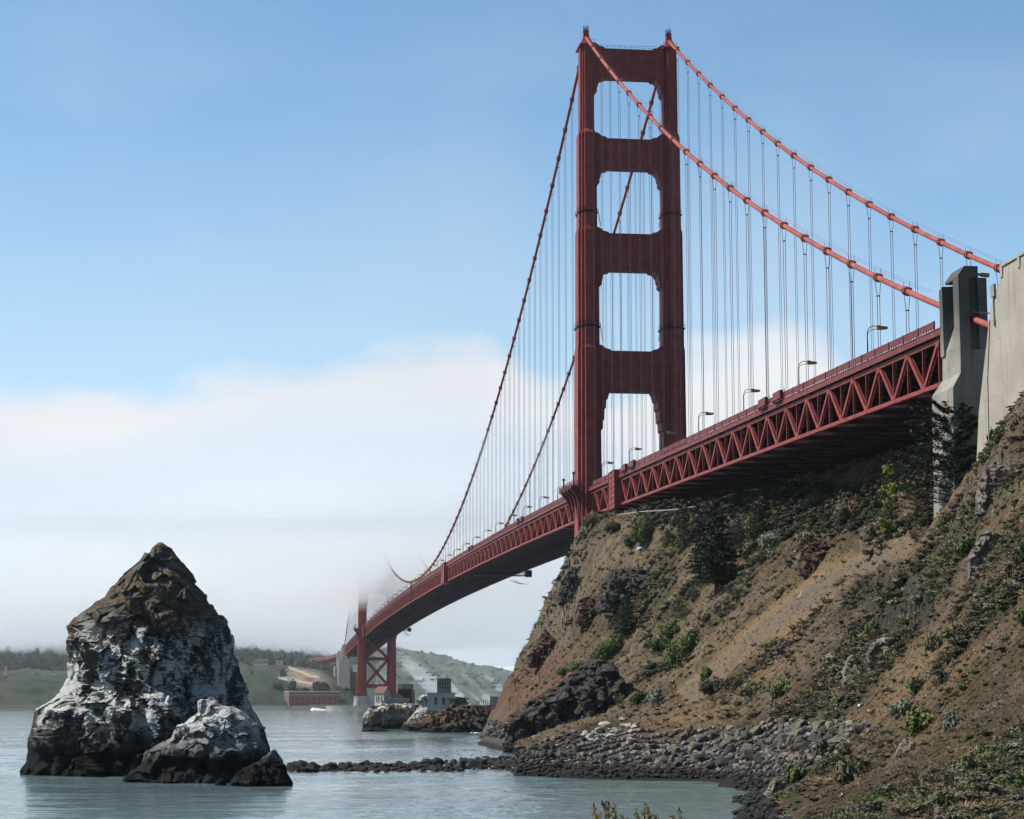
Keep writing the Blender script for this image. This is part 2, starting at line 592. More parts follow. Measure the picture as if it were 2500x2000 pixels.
M['cone'] = NT('orange_plastic').out((.75, .12, .05), .5)
M['tarp'] = NT('blue_tarp').out((.22, .38, .55), .6)
M['foam'] = NT('sea_foam').out((.80, .82, .82), .8)


def plain(name, c, rough=.8):
    t = NT(name)
    cc = t.mix(t.rng(t.noise(.8, 5), .3, .7, 0, .5), c, tuple(v * .65 for v in c))
    return t.out(cc, rough, .25)


M['white_wall'] = plain('weathered_white_wall', (.33, .32, .295))
M['grey_wall'] = plain('grey_render', (.20, .19, .18))
M['red_roof'] = plain('red_tile_roof', (.125, .058, .045))
M['tank_red'] = plain('rust_red_tank', (.10, .035, .03))
M['slab'] = plain('pale_slab', (.30, .295, .27))
M['window'] = NT('dark_window').out((.02, .022, .025), .2, .5)
M['brick'] = plain('old_red_brick', (.15, .07, .06))
M['coping'] = plain('pale_stone_coping', (.42, .38, .35))
M['barrier'] = plain('white_barrier', (.17, .165, .15))
M['galv'] = plain('galvanised_steel', (.20, .205, .20), .6)

# ================================================================== THE SETTING
# ------------------------------------------------------------------ water
def build_water():
    t = NT('bay_water')
    ps = t.pos()
    big = t.noise(.008, 4, .5, t.pos((.5, 1.6, 1)))
    c = t.mix(t.rng(big, .35, .65), (.078, .118, .124), (.100, .145, .148))
    n1 = t.noise(.13, 5, .6, t.pos((.55, 1.0, 1), (0, 0, .35)))
    n2 = t.noise(.45, 5, .62, t.pos((.65, 1.0, 1), (0, 0, -.25)))
    n3 = t.noise(2.6, 3, .6)
    gust = t.rng(t.noise(.016, 5, .6, t.pos((.40, 1.5, 1))), .38, .60, .25, 1.15)
    h = t.math('ADD', t.math('MULTIPLY', n1, 1.1), t.math('ADD', t.math('MULTIPLY', n2, .55), t.math('MULTIPLY', n3, .10)))
    h = t.math('MULTIPLY', h, gust)
    t.bump(h, .35, 1.0)
    t.b.inputs['IOR'].default_value = 1.33
    m = t.out(c, .08, .5)
    pxs = np.linspace(-30, 2530, 400)
    fine = YAW + np.arctan((pxs - 1250) / FPX)
    brg = np.concatenate([fine, np.linspace(fine[-1], fine[0] + 2 * math.pi, 62)[1:-1]])
    Ds = np.concatenate([[3, 30, 60, 90, 115, 135], np.arange(150, 460, .58), np.exp(np.linspace(math.log(461), math.log(1200), 230)), [1300, 1500, 1800, 2200, 2800, 3600, 5000, 7000, 9000]])
    Bg, D = np.meshgrid(brg, Ds)
    X = CAM[0] + D * np.sin(Bg); Y = CAM[1] + D * np.cos(Bg)
    gz = sstep(-.25, .3, fbm(X / 90, Y / 42, 0 * X + 5, 3))
    w = .55 * fbm(X / 7.5, Y / 4.2, 0 * X, 2) + .42 * (ridged(X / 4.2 + .25 * Y / 4.2, Y / 2.6, 0 * X + 3, 2) - .3) + .22 * fbm(X / 2.1, Y / 1.5, 0 * X + 8, 2)
    amp = .26 * np.interp(D, [0, 140, 170, 700, 1200, 1300], [0, 0, 1, 1, .4, 0]) * (.35 + .65 * gz)
    Z = w * amp
    V = np.stack([X, Y, Z], -1).reshape(-1, 3)
    F = grid_faces(len(Ds), len(brg), True)[:, ::-1]
    o = link('water', np_mesh('water', V, F, m))
    o['kind'] = 'structure'
build_water()

# ------------------------------------------------------------------ headland terrain (height field on a polar grid)
CTRL = [
    # (px, py, D)  ridge of the far spur under the bridge tower
    (1236, 1724, 612), (1252, 1660, 610), (1275, 1600, 608), (1300, 1555, 606), (1330, 1500, 604), (1350, 1455, 602),
    (1370, 1412, 602), (1392, 1368, 604), (1402, 1330, 606), (1418, 1290, 606), (1440, 1264, 606), (1500, 1259, 590), (1600, 1254, 550),
    (1750, 1230, 512), (1890, 1201, 482),
    # face of that spur
    (1500, 1330, 570), (1450, 1400, 565), (1400, 1500, 570), (1350, 1600, 568), (1300, 1680, 565), (1600, 1330, 535), (1270, 1745, 560),
    (1550, 1420, 540), (1480, 1500, 540), (1420, 1600, 540), (1370, 1690, 510),
    # gully
    (1740, 1330, 500), (1690, 1420, 500), (1600, 1510, 505), (1510, 1600, 505), (1450, 1680, 490),
    # near slope on the other side of the gully
    (1880, 1290, 456), (1800, 1360, 452), (1800, 1450, 425), (1700, 1520, 450), (1700, 1600, 425), (1600, 1650, 435), (1560, 1720, 410),
    (2000, 1250, 440), (2000, 1310, 412), (2000, 1420, 362), (2000, 1550, 328), (2000, 1650, 308), (2000, 1720, 296),
    (1800, 1560, 392), (1800, 1660, 358), (1800, 1740, 336), (1700, 1690, 385), (1650, 1760, 350),
    (2150, 1250, 384), (2150, 1330, 345), (2150, 1450, 312), (2150, 1600, 275), (2150, 1750, 240), (2150, 1860, 215), (2150, 1950, 185),
    # crest of the near hill, in front of the concrete
    (2500, 1012, 268), (2460, 1040, 272), (2420, 1100, 277), (2395, 1150, 281), (2340, 1210, 289), (2285, 1280, 301), (2230, 1305, 322),
    (2300, 1400, 278), (2300, 1550, 246), (2300, 1700, 212), (2300, 1850, 178), (2300, 2000, 148),
    (2480, 1150, 250), (2480, 1300, 232), (2480, 1450, 212), (2480, 1600, 190), (2480, 1750, 165), (2480, 1900, 140), (2480, 2050, 118),
    # beach, boulder bank
    (1600, 1800, 322), (1750, 1800, 318), (1900, 1770, 296), (1450, 1800, 345), (1500, 1850, 309), (1700, 1860, 301), (1380, 1840, 320), (1900, 1850, 262), (2000, 1850, 243), (2050, 1800, 248),
    (1330, 1858, 306),
    # where the near slope meets the cove
    (1930, 1890, 236), (1905, 1925, 220), (1945, 1930, 202), (1905, 1980, 182), (1960, 1985, 172), (2050, 1960, 176), (1960, 2050, 148), (2060, 2040, 146),
    # water lines
    (1240, 1888, 299), (1400, 1897, 285), (1600, 1899, 282), (1780, 1902, 277), (1872, 1928, 246), (1866, 1960, 216), (1850, 2005, 184), (1780, 2080, 147),
]
WORLD = [  # (X, Y, Z) hidden or off-frame ground that keeps the hill sane
    (-24, -22, 40), (-15, 8, 22), (-10, 40, 8), (-5, 70, -3), (10, 20, 45), (0, -20, 58), (12, -40, 60), (10, -100, 60), (10, -160, 61), (8, -220, 60), (6, -280, 55), (0, -335, 44),
    (30, -100, 72), (32, -180, 76), (30, -260, 78), (30, -330, 76), (35, -20, 60), (40, 30, 25), (60, -60, 88), (80, -200, 100), (70, -350, 92), (60, 20, 30), (70, 70, -4),
    (-8, -360, 48), (-8, -400, 50), (10, -420, 60), (50, -450, 80), (0, -480, 50), (-20, -460, 34), (-30, -500, 22), (20, -540, 44), (-45, -520, 9), (-10, -580, 22), (90, -520, 85),
    (-60, -540, -2), (-55, -580, 2), (-30, -600, 10), (100, -620, 80), (-85, -470, -4), (-90, -430, -5), (-85, -390, -5), (-85, -355, -4), (-110, -330, -5), (-100, -300, -4), (-85, -280, -4), (-70, -260, -4), (-75, -220, -4),
    (-75, -180, -4), (-72, -140, -4), (-66, -110, -4), (-62, -80, -4), (-55, -45, -4), (-52, -15, -4), (-40, 30, -4), (-30, 60, -4), (-15, 85, -5),
]
_pts = np.array([P(*c) for c in CTRL] + [np.array(w, float) for w in WORLD])
_C2 = 9.0 ** 2


def _rbf_setup():
    d = np.sqrt(((_pts[:, None, :2] - _pts[None, :, :2]) ** 2).sum(-1) + _C2)
    n = len(_pts)
    A = np.zeros((n + 3, n + 3)); A[:n, :n] = -d + np.eye(n) * 1.2
    q = np.concatenate([np.ones((n, 1)), _pts[:, :2] / 100], 1)
    A[:n, n:] = q; A[n:, :n] = q.T
    return np.linalg.solve(A, np.concatenate([_pts[:, 2], np.zeros(3)]))


_w = _rbf_setup()


def base_h(X, Y):
    X, Y = np.asarray(X, float), np.asarray(Y, float)
    s = _w[-3] + _w[-2] * X / 100 + _w[-1] * Y / 100
    for (a, b, _), w in zip(_pts, _w):
        s = s - w * np.sqrt((X - a) ** 2 + (Y - b) ** 2 + _C2)
    return s


def seg_dist(px, py, line):
    d = np.full(np.shape(px), 1e9)
    for (x0, y0), (x1, y1) in zip(line[:-1], line[1:]):
        ex, ey = x1 - x0, y1 - y0
        t = np.clip(((px - x0) * ex + (py - y0) * ey) / (ex * ex + ey * ey), 0, 1)
        d = np.minimum(d, np.hypot(px - x0 - t * ex, py - y0 - t * ey))
    return d


def blob(px, py, cx, cy, rx, ry, ang=0):
    a = math.radians(ang)
    x, y = px - cx, py - cy
    u = x * math.cos(a) + y * math.sin(a); v = -x * math.sin(a) + y * math.cos(a)
    return np.sqrt((u / rx) ** 2 + (v / ry) ** 2)


HILL = {}


def veg_field(X, Y):
    """where the scrub grows: mats stretched down the slope, with bare ground between"""
    U = X * .80 - Y * .60; W = X * .60 + Y * .80
    return fbm(U / 30 + 11, W / 10, 0 * X + 1.5, 4, .55) + .35 * fbm(X / 6, Y / 6 + 3, 0 * X + 4, 3, .6)


def build_hill():
    pxs = np.concatenate([np.linspace(1120, 2560, 590), np.linspace(2564, 2980, 104), np.linspace(3010, 4800, 46)])
    Ds = np.exp(np.linspace(math.log(62), math.log(800), 545))
    brg = YAW + np.arctan((pxs - 1250) / FPX)
    B, D = np.meshgrid(brg, Ds)                      # rows = distance
    X = CAM[0] + D * np.sin(B); Y = CAM[1] + D * np.cos(B)
    Z = base_h(X, Y)
    # down-slope streaks: run roughly from upper right to lower left of the hill
    land = sstep(-1.5, 4.0, Z)
    ax, ay = .80, -.60                                # along slope, map direction
    U = X * ax + Y * ay; W = -X * ay + Y * ax
    gul = ridged(U / 70, W / 21, 0 * X, 3, .55)
    n1 = fbm(X / 26, Y / 26, Z / 40, 4)
    n2 = ridged(X / 9, Y / 9, Z / 9, 4)
    n3 = fbm(X / 3.2, Y / 3.2, Z / 3.2, 4, .6)
    n4 = fbm(X / 1.0, Y / 1.0, Z / 1.0, 2, .6)
    px, py = to_px(X, Y, Z)
    rocky = np.clip(1.3 - blob(px, py, 2185, 1480, 100, 95, 35), 0, 1) + np.clip(1.3 - blob(px, py, 1540, 1410, 70, 50), 0, 1) \
        + np.clip(1.3 - blob(px, py, 2440, 1180, 80, 60, -40), 0, 1) + 1.3 * np.clip(1.3 - blob(px, py, 1340, 1500, 75, 240, 25), 0, 1)
    rocky = np.clip(rocky + .55 * sstep(.15, .5, fbm(X / 34 + 5, Y / 34, 0 * X, 3)), 0, 1)
    fc = facets(X / 4.5, Y / 4.5, Z / 4.5, 3, .9, .45) + .5 * facets(X / 1.7, Y / 1.7, Z / 1.7, 9, .8, .4)
    path_d = seg_dist(px, py, [(1680, 1700), (1760, 1640), (1850, 1560), (1960, 1470), (2080, 1390), (2200, 1340)])
    path = sstep(46, 22, path_d + 14 * pn(X / 6, Y / 6, 0 * X))
    calm = 1 - .75 * path
    amp = np.clip(D / 330, .45, 1.15)
    Z = Z + land * calm * (4.2 * (gul - .35) * amp + 2.2 * n1 * amp + (.95 + 1.5 * rocky) * (n2 - .25) * amp + (.22 + 1.1 * rocky) * fc * 1.0 + (.50 + .4 * rocky) * n3 + (.2 + .25 * rocky) * n4)
    # keep the ground clear of the bridge deck
    deck_clear = 58 + np.where(Y > -340, (Y + 200) * .025, 0)
    near_deck = (np.abs(X) < 19) & (Y < 30) & (Y > -345)
    Z = np.where(near_deck, np.minimum(Z, deck_clear + .8 * n3 + 3.0), Z)
    Z = np.where((px < 1262 + 10 * n3) & (D < 430), np.minimum(Z, -1.5), Z)
    Z = np.maximum(Z, -6)
    HILL.update(X=X, Y=Y, Z=Z, pxs=pxs, Ds=Ds)
    px, py = to_px(X, Y, Z)
    HILL.update(px=px, py=py)
    # ---- ground colours
    def mixc(c, m, k):
        return c * (1 - m[..., None]) + np.array(k) * m[..., None]
    v1 = fbm(U / 22, W / 7, Z / 20, 5, .6); v2 = fbm(X / 7 + 9, Y / 7, Z / 7, 4, .6); v3 = fbm(U / 40 + 3, W / 13, Z / 40, 4)
    veg = veg_field(X, Y)
    v4 = fbm(X / 2.4, Y / 2.4 + 4, Z / 2.4, 3, .6)
    c = np.zeros(X.shape + (3,)) + np.array((.116, .089, .057))
    c = mixc(c, sstep(.05, .25, v1), (.200, .150, .092))                       # dry grass
    c = mixc(c, sstep(.08, .30, -v1 + .2 * v2) * .85, (.085, .062, .045))      # damp earth
    c = mixc(c, sstep(.22, .42, gul - .35 + .35 * v2) * .55, (.20, .165, .125))  # worn ribs
    c = mixc(c, sstep(-.05, .18, veg) * .85, (.072, .065, .038))                # under the scrub
    c = mixc(c, sstep(.15, .45, v4) * .5, (.25, .205, .155))
    c = mixc(c, sstep(.15, .45, -v4) * .5, (.05, .040, .031))
    # tan dry grass and scree strip
    c = mixc(c, path, (.26, .185, .108))
    grey = sstep(16, 6, np.abs(path_d - 9) + 6 * v2) * path
    c = mixc(c, grey * .7, (.17, .15, .13))
    tan2 = np.clip(1.5 - blob(px, py, 1900, 1600, 110, 40, -38), 0, 1) + np.clip(1.35 - blob(px, py, 2180, 1700, 130, 60, -30), 0, 1) * .8 + np.clip(1.3 - blob(px, py, 2330, 1640, 90, 40, -45), 0, 1) * .7 + np.clip(1.4 - blob(px, py, 2230, 1640, 190, 70, -38), 0, 1) * .8 + np.clip(1.4 - blob(px, py, 1640, 1765, 110, 35, -8), 0, 1)
    c = mixc(c, np.clip(tan2, 0, 1) * sstep(-.35, .25, v1) * .9, (.265, .185, .108))
    # dark broken rock
    dk = np.clip(1.35 - blob(px, py, 2185, 1480, 88, 85, 35) + .35 * v2, 0, 1)
    c = mixc(c, sstep(.2, .6, dk) * .85, (.060, .057, .055))
    dk2 = np.clip(1.3 - blob(px, py, 2050, 1560, 40, 120, 40) + .3 * v2, 0, 1)
    c = mixc(c, sstep(.3, .8, dk2) * .5, (.10, .09, .08))
    rockm = rocky * sstep(.0, .35, n2 - .2 + v2 * .5)
    c = mixc(c, rockm * .55 * (1 - sstep(.2, .6, dk)), (.215, .19, .16))
    # red-brown foot of the spur
    red = np.clip(1.5 - blob(px, py, 1330, 1690, 130, 90, -20) + .4 * v2, 0, 1)
    c = mixc(c, sstep(.2, .9, red) * .75, (.150, .088, .060))
    # green
    gr = np.clip(1.3 - blob(px, py, 1850, 1310, 170, 40, -28), 0, 1) * .9 + np.clip(1.2 - blob(px, py, 1650, 1480, 110, 35, -40), 0, 1) \
        + np.clip(1.2 - blob(px, py, 2200, 1880, 260, 130, -20), 0, 1) * .5 + np.clip(1.2 - blob(px, py, 2450, 1350, 80, 200, 0), 0, 1) * .4
    c = mixc(c, np.clip(gr, 0, 1) * sstep(-.25, .3, v2 + .4 * v3) * .7, (.095, .105, .040))
    # beach shingle, tide line
    sh = sstep(5.5, 2.5, Z + 1.5 * v2) * sstep(60, -40, px - (2110 - (py - 1775) * 1.6))
    c = mixc(c, sh, (.115, .105, .098))
    wet = sstep(1.4, .5, Z + .5 * v2)
    c = mixc(c, wet, (.035, .033, .031))
    c = c * np.array((.90, .84, .78))
    HILL['col'] = c
    t = NT('headland_ground')
    vc = t.attr('Col')
    n = t.noise(1.1, 8, .72)
    cc = t.mix(t.rng(n, .3, .72, 0, .75), vc, t.mix(1.0, vc, (.42, .42, .44), 'MULTIPLY'))
    nb = t.noise(5, 5, .7)
    cc = t.mix(t.rng(nb, .56, .8, 0, .55), cc, t.mix(1.0, cc, (1.75, 1.7, 1.6), 'MULTIPLY'))
    h = t.math('ADD', t.noise(1.6, 9, .75), t.math('MULTIPLY', t.noise(7, 4, .7), .35))
    t.bump(h, .8, 1.0)
    m = t.out(cc, .95, .1)
    V = np.stack([X, Y, Z], -1).reshape(-1, 3)
    o = link('headland', np_mesh('headland', V, grid_faces(*X.shape)[:, ::-1], m, True, c.reshape(-1, 3)))
    o['kind'] = 'structure'
    # visibility: for each column the row that a picture row meets first
    HILL['cummin'] = np.minimum.accumulate(py, axis=0)
build_hill()


def hill_many(x, y):
    """first ground met by the sight lines through picture points (x, y): positions and a mask of those that meet any"""
    x, y = np.atleast_1d(np.asarray(x, float)), np.atleast_1d(np.asarray(y, float))
    pxs, cm = HILL['pxs'], HILL['cummin']
    j = np.clip(np.searchsorted(pxs, x), 1, len(pxs) - 1)
    lo, hi = np.zeros(len(x), int), np.full(len(x), cm.shape[0])
    while (lo < hi).any():
        m = np.minimum((lo + hi) // 2, cm.shape[0] - 1)
        up = (cm[m, j] <= y) | (lo >= hi)
        hi = np.where(up & (lo < hi), m, hi); lo = np.where(~up, m + 1, lo)
    ok = lo < cm.shape[0] - 1
    i = np.minimum(lo, cm.shape[0] - 1)
    return np.stack([HILL['X'][i, j], HILL['Y'][i, j], HILL['Z'][i, j]], -1), ok


def hill_at(x, y):
    p, ok = hill_many(x, y)
    return p[0] if ok[0] else None


def ground_z(X, Y):
    D = math.hypot(X - CAM[0], Y - CAM[1]); b = math.atan2(X - CAM[0], Y - CAM[1])
    x = 1250 + FPX * math.tan(b - YAW)
    j = int(np.clip(np.searchsorted(HILL['pxs'], x), 0, len(HILL['pxs']) - 1))
    i = int(np.clip(np.searchsorted(HILL['Ds'], D), 0, len(HILL['Ds']) - 1))
    return float(HILL['Z'][i, j])


# ------------------------------------------------------------------ bank the camera stands on (below the frame)
def build_bank():
    xs = np.linspace(-60, 60, 60); ys = np.linspace(-60, 30, 60)
    A, Bq = np.meshgrid(xs, ys)
    d = np.hypot(A * .6, np.maximum(Bq, 0))
    Z = 9.15 - np.maximum(d - 10, 0) * .75 + .12 * fbm(A / 2, Bq / 2, 0 * A, 3)
    Z = np.where(Bq < 0, np.minimum(9.15 + .12 * fbm(A / 2, Bq / 2, 0 * A, 3) + .05 * -Bq, 12), Z)
    Z = Z - np.maximum(np.abs(A) - 25, 0) * .4 * (A < 0)
    X = CAM[0] + A * math.cos(YAW) + Bq * math.sin(YAW); Y = CAM[1] - A * math.sin(YAW) + Bq * math.cos(YAW)
    c = np.zeros(X.shape + (3,)) + np.array((.17, .12, .075))
    o = link('bank', np_mesh('bank', np.stack([X, Y, np.maximum(Z, -4)], -1).reshape(-1, 3), grid_faces(60, 60), bpy.data.materials['headland_ground'], True, c.reshape(-1, 3)))
    o['kind'] = 'structure'
build_bank()


# ------------------------------------------------------------------ far shore
def far_ground(name, cols_px, rows, colour_fn, seed, rough_amp):
    """a far hillside: rows = list of (D, [heights in picture rows at cols_px])"""
    pxs = np.linspace(cols_px[0], cols_px[-1], 260)
    Dk = np.array([r_[0] for r_ in rows], float)
    H = []
    for D, pyrow in rows:
        yy = np.interp(pxs, cols_px, pyrow)
        H.append([P(x, y, D)[2] for x, y in zip(pxs, yy)])
    H = np.array(H)
    Ds = np.linspace(Dk[0], Dk[-1], 170)
    Z = np.array([np.interp(Ds, Dk, H[:, j]) for j in range(len(pxs))]).T
    brg = YAW + np.arctan((pxs - 1250) / FPX)
    Bg, D = np.meshgrid(brg, Ds)
    X = CAM[0] + D * np.sin(Bg); Y = CAM[1] + D * np.cos(Bg)
    land = sstep(0, 8, Z)
    n = ridged(X / 110 + seed, Y / 160, 0 * X, 5, .55)
    n2 = fbm(X / 22 + seed, Y / 30, 0 * X, 4, .6)
    Z = Z + land * (rough_amp * (n - .2) + rough_amp * .35 * n2)
    c = colour_fn(X, Y, Z, n, n2, *to_px(X, Y, Z))
    t = NT(name + '_ground')
    vc = t.attr('Col')
    cc = t.mix(t.rng(t.noise(.12, 7, .7), .3, .7, 0, .6), vc, t.mix(1.0, vc, (.5, .55, .6), 'MULTIPLY'))
    t.bump(t.noise(.1, 8, .7), 6, .8)
    m = t.out(cc, .95, .05)
    o = link(name, np_mesh(name, np.stack([X, Y, Z], -1).reshape(-1, 3), grid_faces(*X.shape)[:, ::-1], m, True, c.reshape(-1, 3)))
    o['kind'] = 'structure'
    return pxs, Ds, Z


def _mix(c, m, k):
    return c * (1 - m[..., None]) + np.array(k) * m[..., None]


def col_bluff(X, Y, Z, n, n2, px, py):
    c = np.zeros(X.shape + (3,)) + np.array((.058, .066, .045))
    c = _mix(c, sstep(-.15, .35, n2), (.032, .046, .032))
    c = _mix(c, sstep(.1, .5, n) * .5, (.080, .086, .056))
    c = _mix(c, sstep(-.1, .35, fbm(X / 60, Y / 60, 0 * X + 3, 4)) * .75, (.026, .040, .030))
    tan = np.clip(1.4 - blob(px, py, 745, 1655, 60, 22, 8) + .4 * n2, 0, 1)
    c = _mix(c, sstep(.2, .8, tan), (.24, .19, .13))
    road = sstep(3.2, 1.4, seg_dist(px, py, [(683, 1656), (720, 1661), (768, 1670)])) + sstep(3.5, 1.5, seg_dist(px, py, [(705, 1630), (735, 1640), (760, 1651), (775, 1652)]))
    c = _mix(c, np.clip(road, 0, 1), (.42, .38, .32))
    c = _mix(c, sstep(6, 2, Z), (.12, .11, .10))
    return c


def col_scar(X, Y, Z, n, n2, px, py):
    c = np.zeros(X.shape + (3,)) + np.array((.050, .075, .055))
    c = _mix(c, sstep(-.2, .4, n2) * .7, (.085, .11, .075))
    scar = sstep(.05, .45, fbm((px - py * .9) / 26, (px + py) / 95, 0 * X, 4, .6) + .25 * n2) * sstep(1600, 1640, py)
    scar = np.maximum(scar * .75, sstep(.15, .7, np.clip(1.25 - blob(px, py, 1035, 1655, 85, 22, 42) + .4 * n2, 0, 1)) * .9)
    c = _mix(c, scar, (.34, .345, .345))
    return c


FAR = {}
FAR['bluff'] = far_ground('far_bluff', [-400, 0, 100, 170, 300, 450, 560, 640, 700, 760, 815, 860, 885],
    [(2075, [1735] * 13),
     (2085, [1727] * 13),
     (2110, [1715, 1712, 1708, 1705, 1708, 1712, 1715, 1716, 1716, 1722, 1722, 1722, 1728]),
     (2200, [1680, 1675, 1672, 1675, 1680, 1682, 1678, 1672, 1676, 1682, 1690, 1700, 1733]),
     (2350, [1655, 1655, 1652, 1654, 1654, 1650, 1645, 1638, 1640, 1650, 1662, 1680, 1733]),
     (2480, [1640, 1642, 1640, 1640, 1636, 1630, 1622, 1618, 1622, 1640, 1655, 1668, 1733]),
     (2700, [1610, 1612, 1608, 1606, 1602, 1600, 1605, 1608, 1615, 1625, 1640, 1655, 1732]),
     (3000, [1575, 1580, 1575, 1570, 1570, 1575, 1585, 1590, 1592, 1600, 1620, 1650, 1730]),
     (3500, [1550, 1555, 1550, 1545, 1550, 1555, 1565, 1570, 1575, 1590, 1620, 1660, 1728])], col_bluff, 2.3, 9)
FAR['scar'] = far_ground('far_scarred_hill', [520, 830, 880, 960, 1040, 1100, 1170, 1240, 1300, 1400],
    [(2700, [1728] * 10),
     (2720, [1720, 1720, 1720, 1720, 1720, 1719, 1718, 1717, 1717, 1717]),
     (2900, [1690, 1690, 1690, 1692, 1700, 1703, 1706, 1708, 1710, 1712]),
     (3150, [1640, 1640, 1640, 1650, 1668, 1678, 1688, 1695, 1700, 1706]),
     (3400, [1580, 1580, 1588, 1605, 1625, 1642, 1660, 1675, 1684, 1695]),
     (3600, [1550, 1555, 1562, 1580, 1598, 1612, 1630, 1645, 1660, 1680]),
     (3800, [1545, 1550, 1560, 1582, 1602, 1620, 1640, 1660, 1680, 1700])], col_scar, 6.1, 11)

# ================================================================== THE BRIDGE
bridge = thing('suspension_bridge', (0, 0, 0), 'red steel suspension bridge crossing the strait between headland and far shore', 'bridge')
SUS0, PIT = 13.92, 15.24
EX = -13.7


def zc(Y):
    """top edge of the stiffening truss"""
    if Y < 0: return 75.15 + .0262 * Y
    if Y <= 1280:
        t = Y / 1280
        return 75.15 + 4 * 6.6 * t * (1 - t) - 1.2 * t
    return 73.95 - .0262 * (Y - 1280)


def slope(Y):
    return math.atan2(zc(Y + 2) - zc(Y - 2), 4)


def cable_z(Y):
    if Y <= 0: return 224.553 + .5773687 * Y + .00035858 * Y * Y
    if Y <= 1280:
        t = Y / 1280
        return 224.553 - 4 * 139.2 * t * (1 - t)
    Y = 1280 - Y
    return 224.553 + .5773687 * Y + .00035858 * Y * Y


TD = 7.55          # truss depth
# nodes of the truss (upper panel points under the suspenders)
NODES = [-(SUS0 + PIT * i) for i in range(21, -1, -1)] + [0.0] + [SUS0 + (1280 - 2 * SUS0) / 82 * i for i in range(83)] + [1280.0] + [1280 + SUS0 + PIT * i for i in range(22)]

# ---- towers
LEG = [  # z, half width across, half length along
    (13.4, 5.0, 8.6), (17.5, 5.0, 8.6), (18.2, 4.25, 7.8), (64, 3.85, 7.4), (120.9, 3.6, 7.0), (122.4, 3.4, 6.4), (159.4, 3.3, 6.1), (161.0, 2.95, 5.5), (191.4, 2.85, 5.3), (193.0, 2.3, 4.3), (220.6, 2.2, 4.1)]


def leg_ring(cx, cy, z, hw, V):
    q = [(1, .5), (.75, .5), (.75, .76), (.47, .76), (.47, 1)]
    pts = [(a, b) for a, b in q] + [(-a, b) for a, b in q[::-1]] + [(-a, -b) for a, b in q] + [(a, -b) for a, b in q[::-1]]
    return [(cx + a * hw, cy + b * V, z) for a, b in pts]


def leg_inner(z):
    return 13.7 - np.interp(z, [l[0] for l in LEG], [l[1] for l in LEG])


def haunch(side, xi, zb, steps):
    """stepped bracket in a portal's upper corner; side -1 = at the left leg"""
    poly = [(xi + .15, zb + .3)]
    for dx, dz in steps:
        poly.append((xi - dx, zb - dz))
    poly.append((xi + .15, zb - steps[-1][1] - .6))
    return [(side * a, b) for a, b in poly]


HA = [(3.9, -.3), (3.9, .45), (2.5, .75), (2.3, 1.1), (1.6, 1.8), (1.35, 2.2), (1.25, 3.4), (.95, 3.8), (.9, 5.2), (.45, 5.6)]
HB = [(3.2, -.3), (3.1, .5), (2.7, .9), (2.3, 2.6), (1.75, 3.3), (1.65, 5.6), (1.2, 6.1), (1.1, 9.4), (.6, 10.0), (.5, 12.4), (.1, 12.9)]
STRUTS = [(210.9, 220.3, 2.6, HA), (180.6, 190.2, 2.8, HA), (147.1, 158.8, 3.1, HA), (107.8, 120.5, 3.6, HB)]


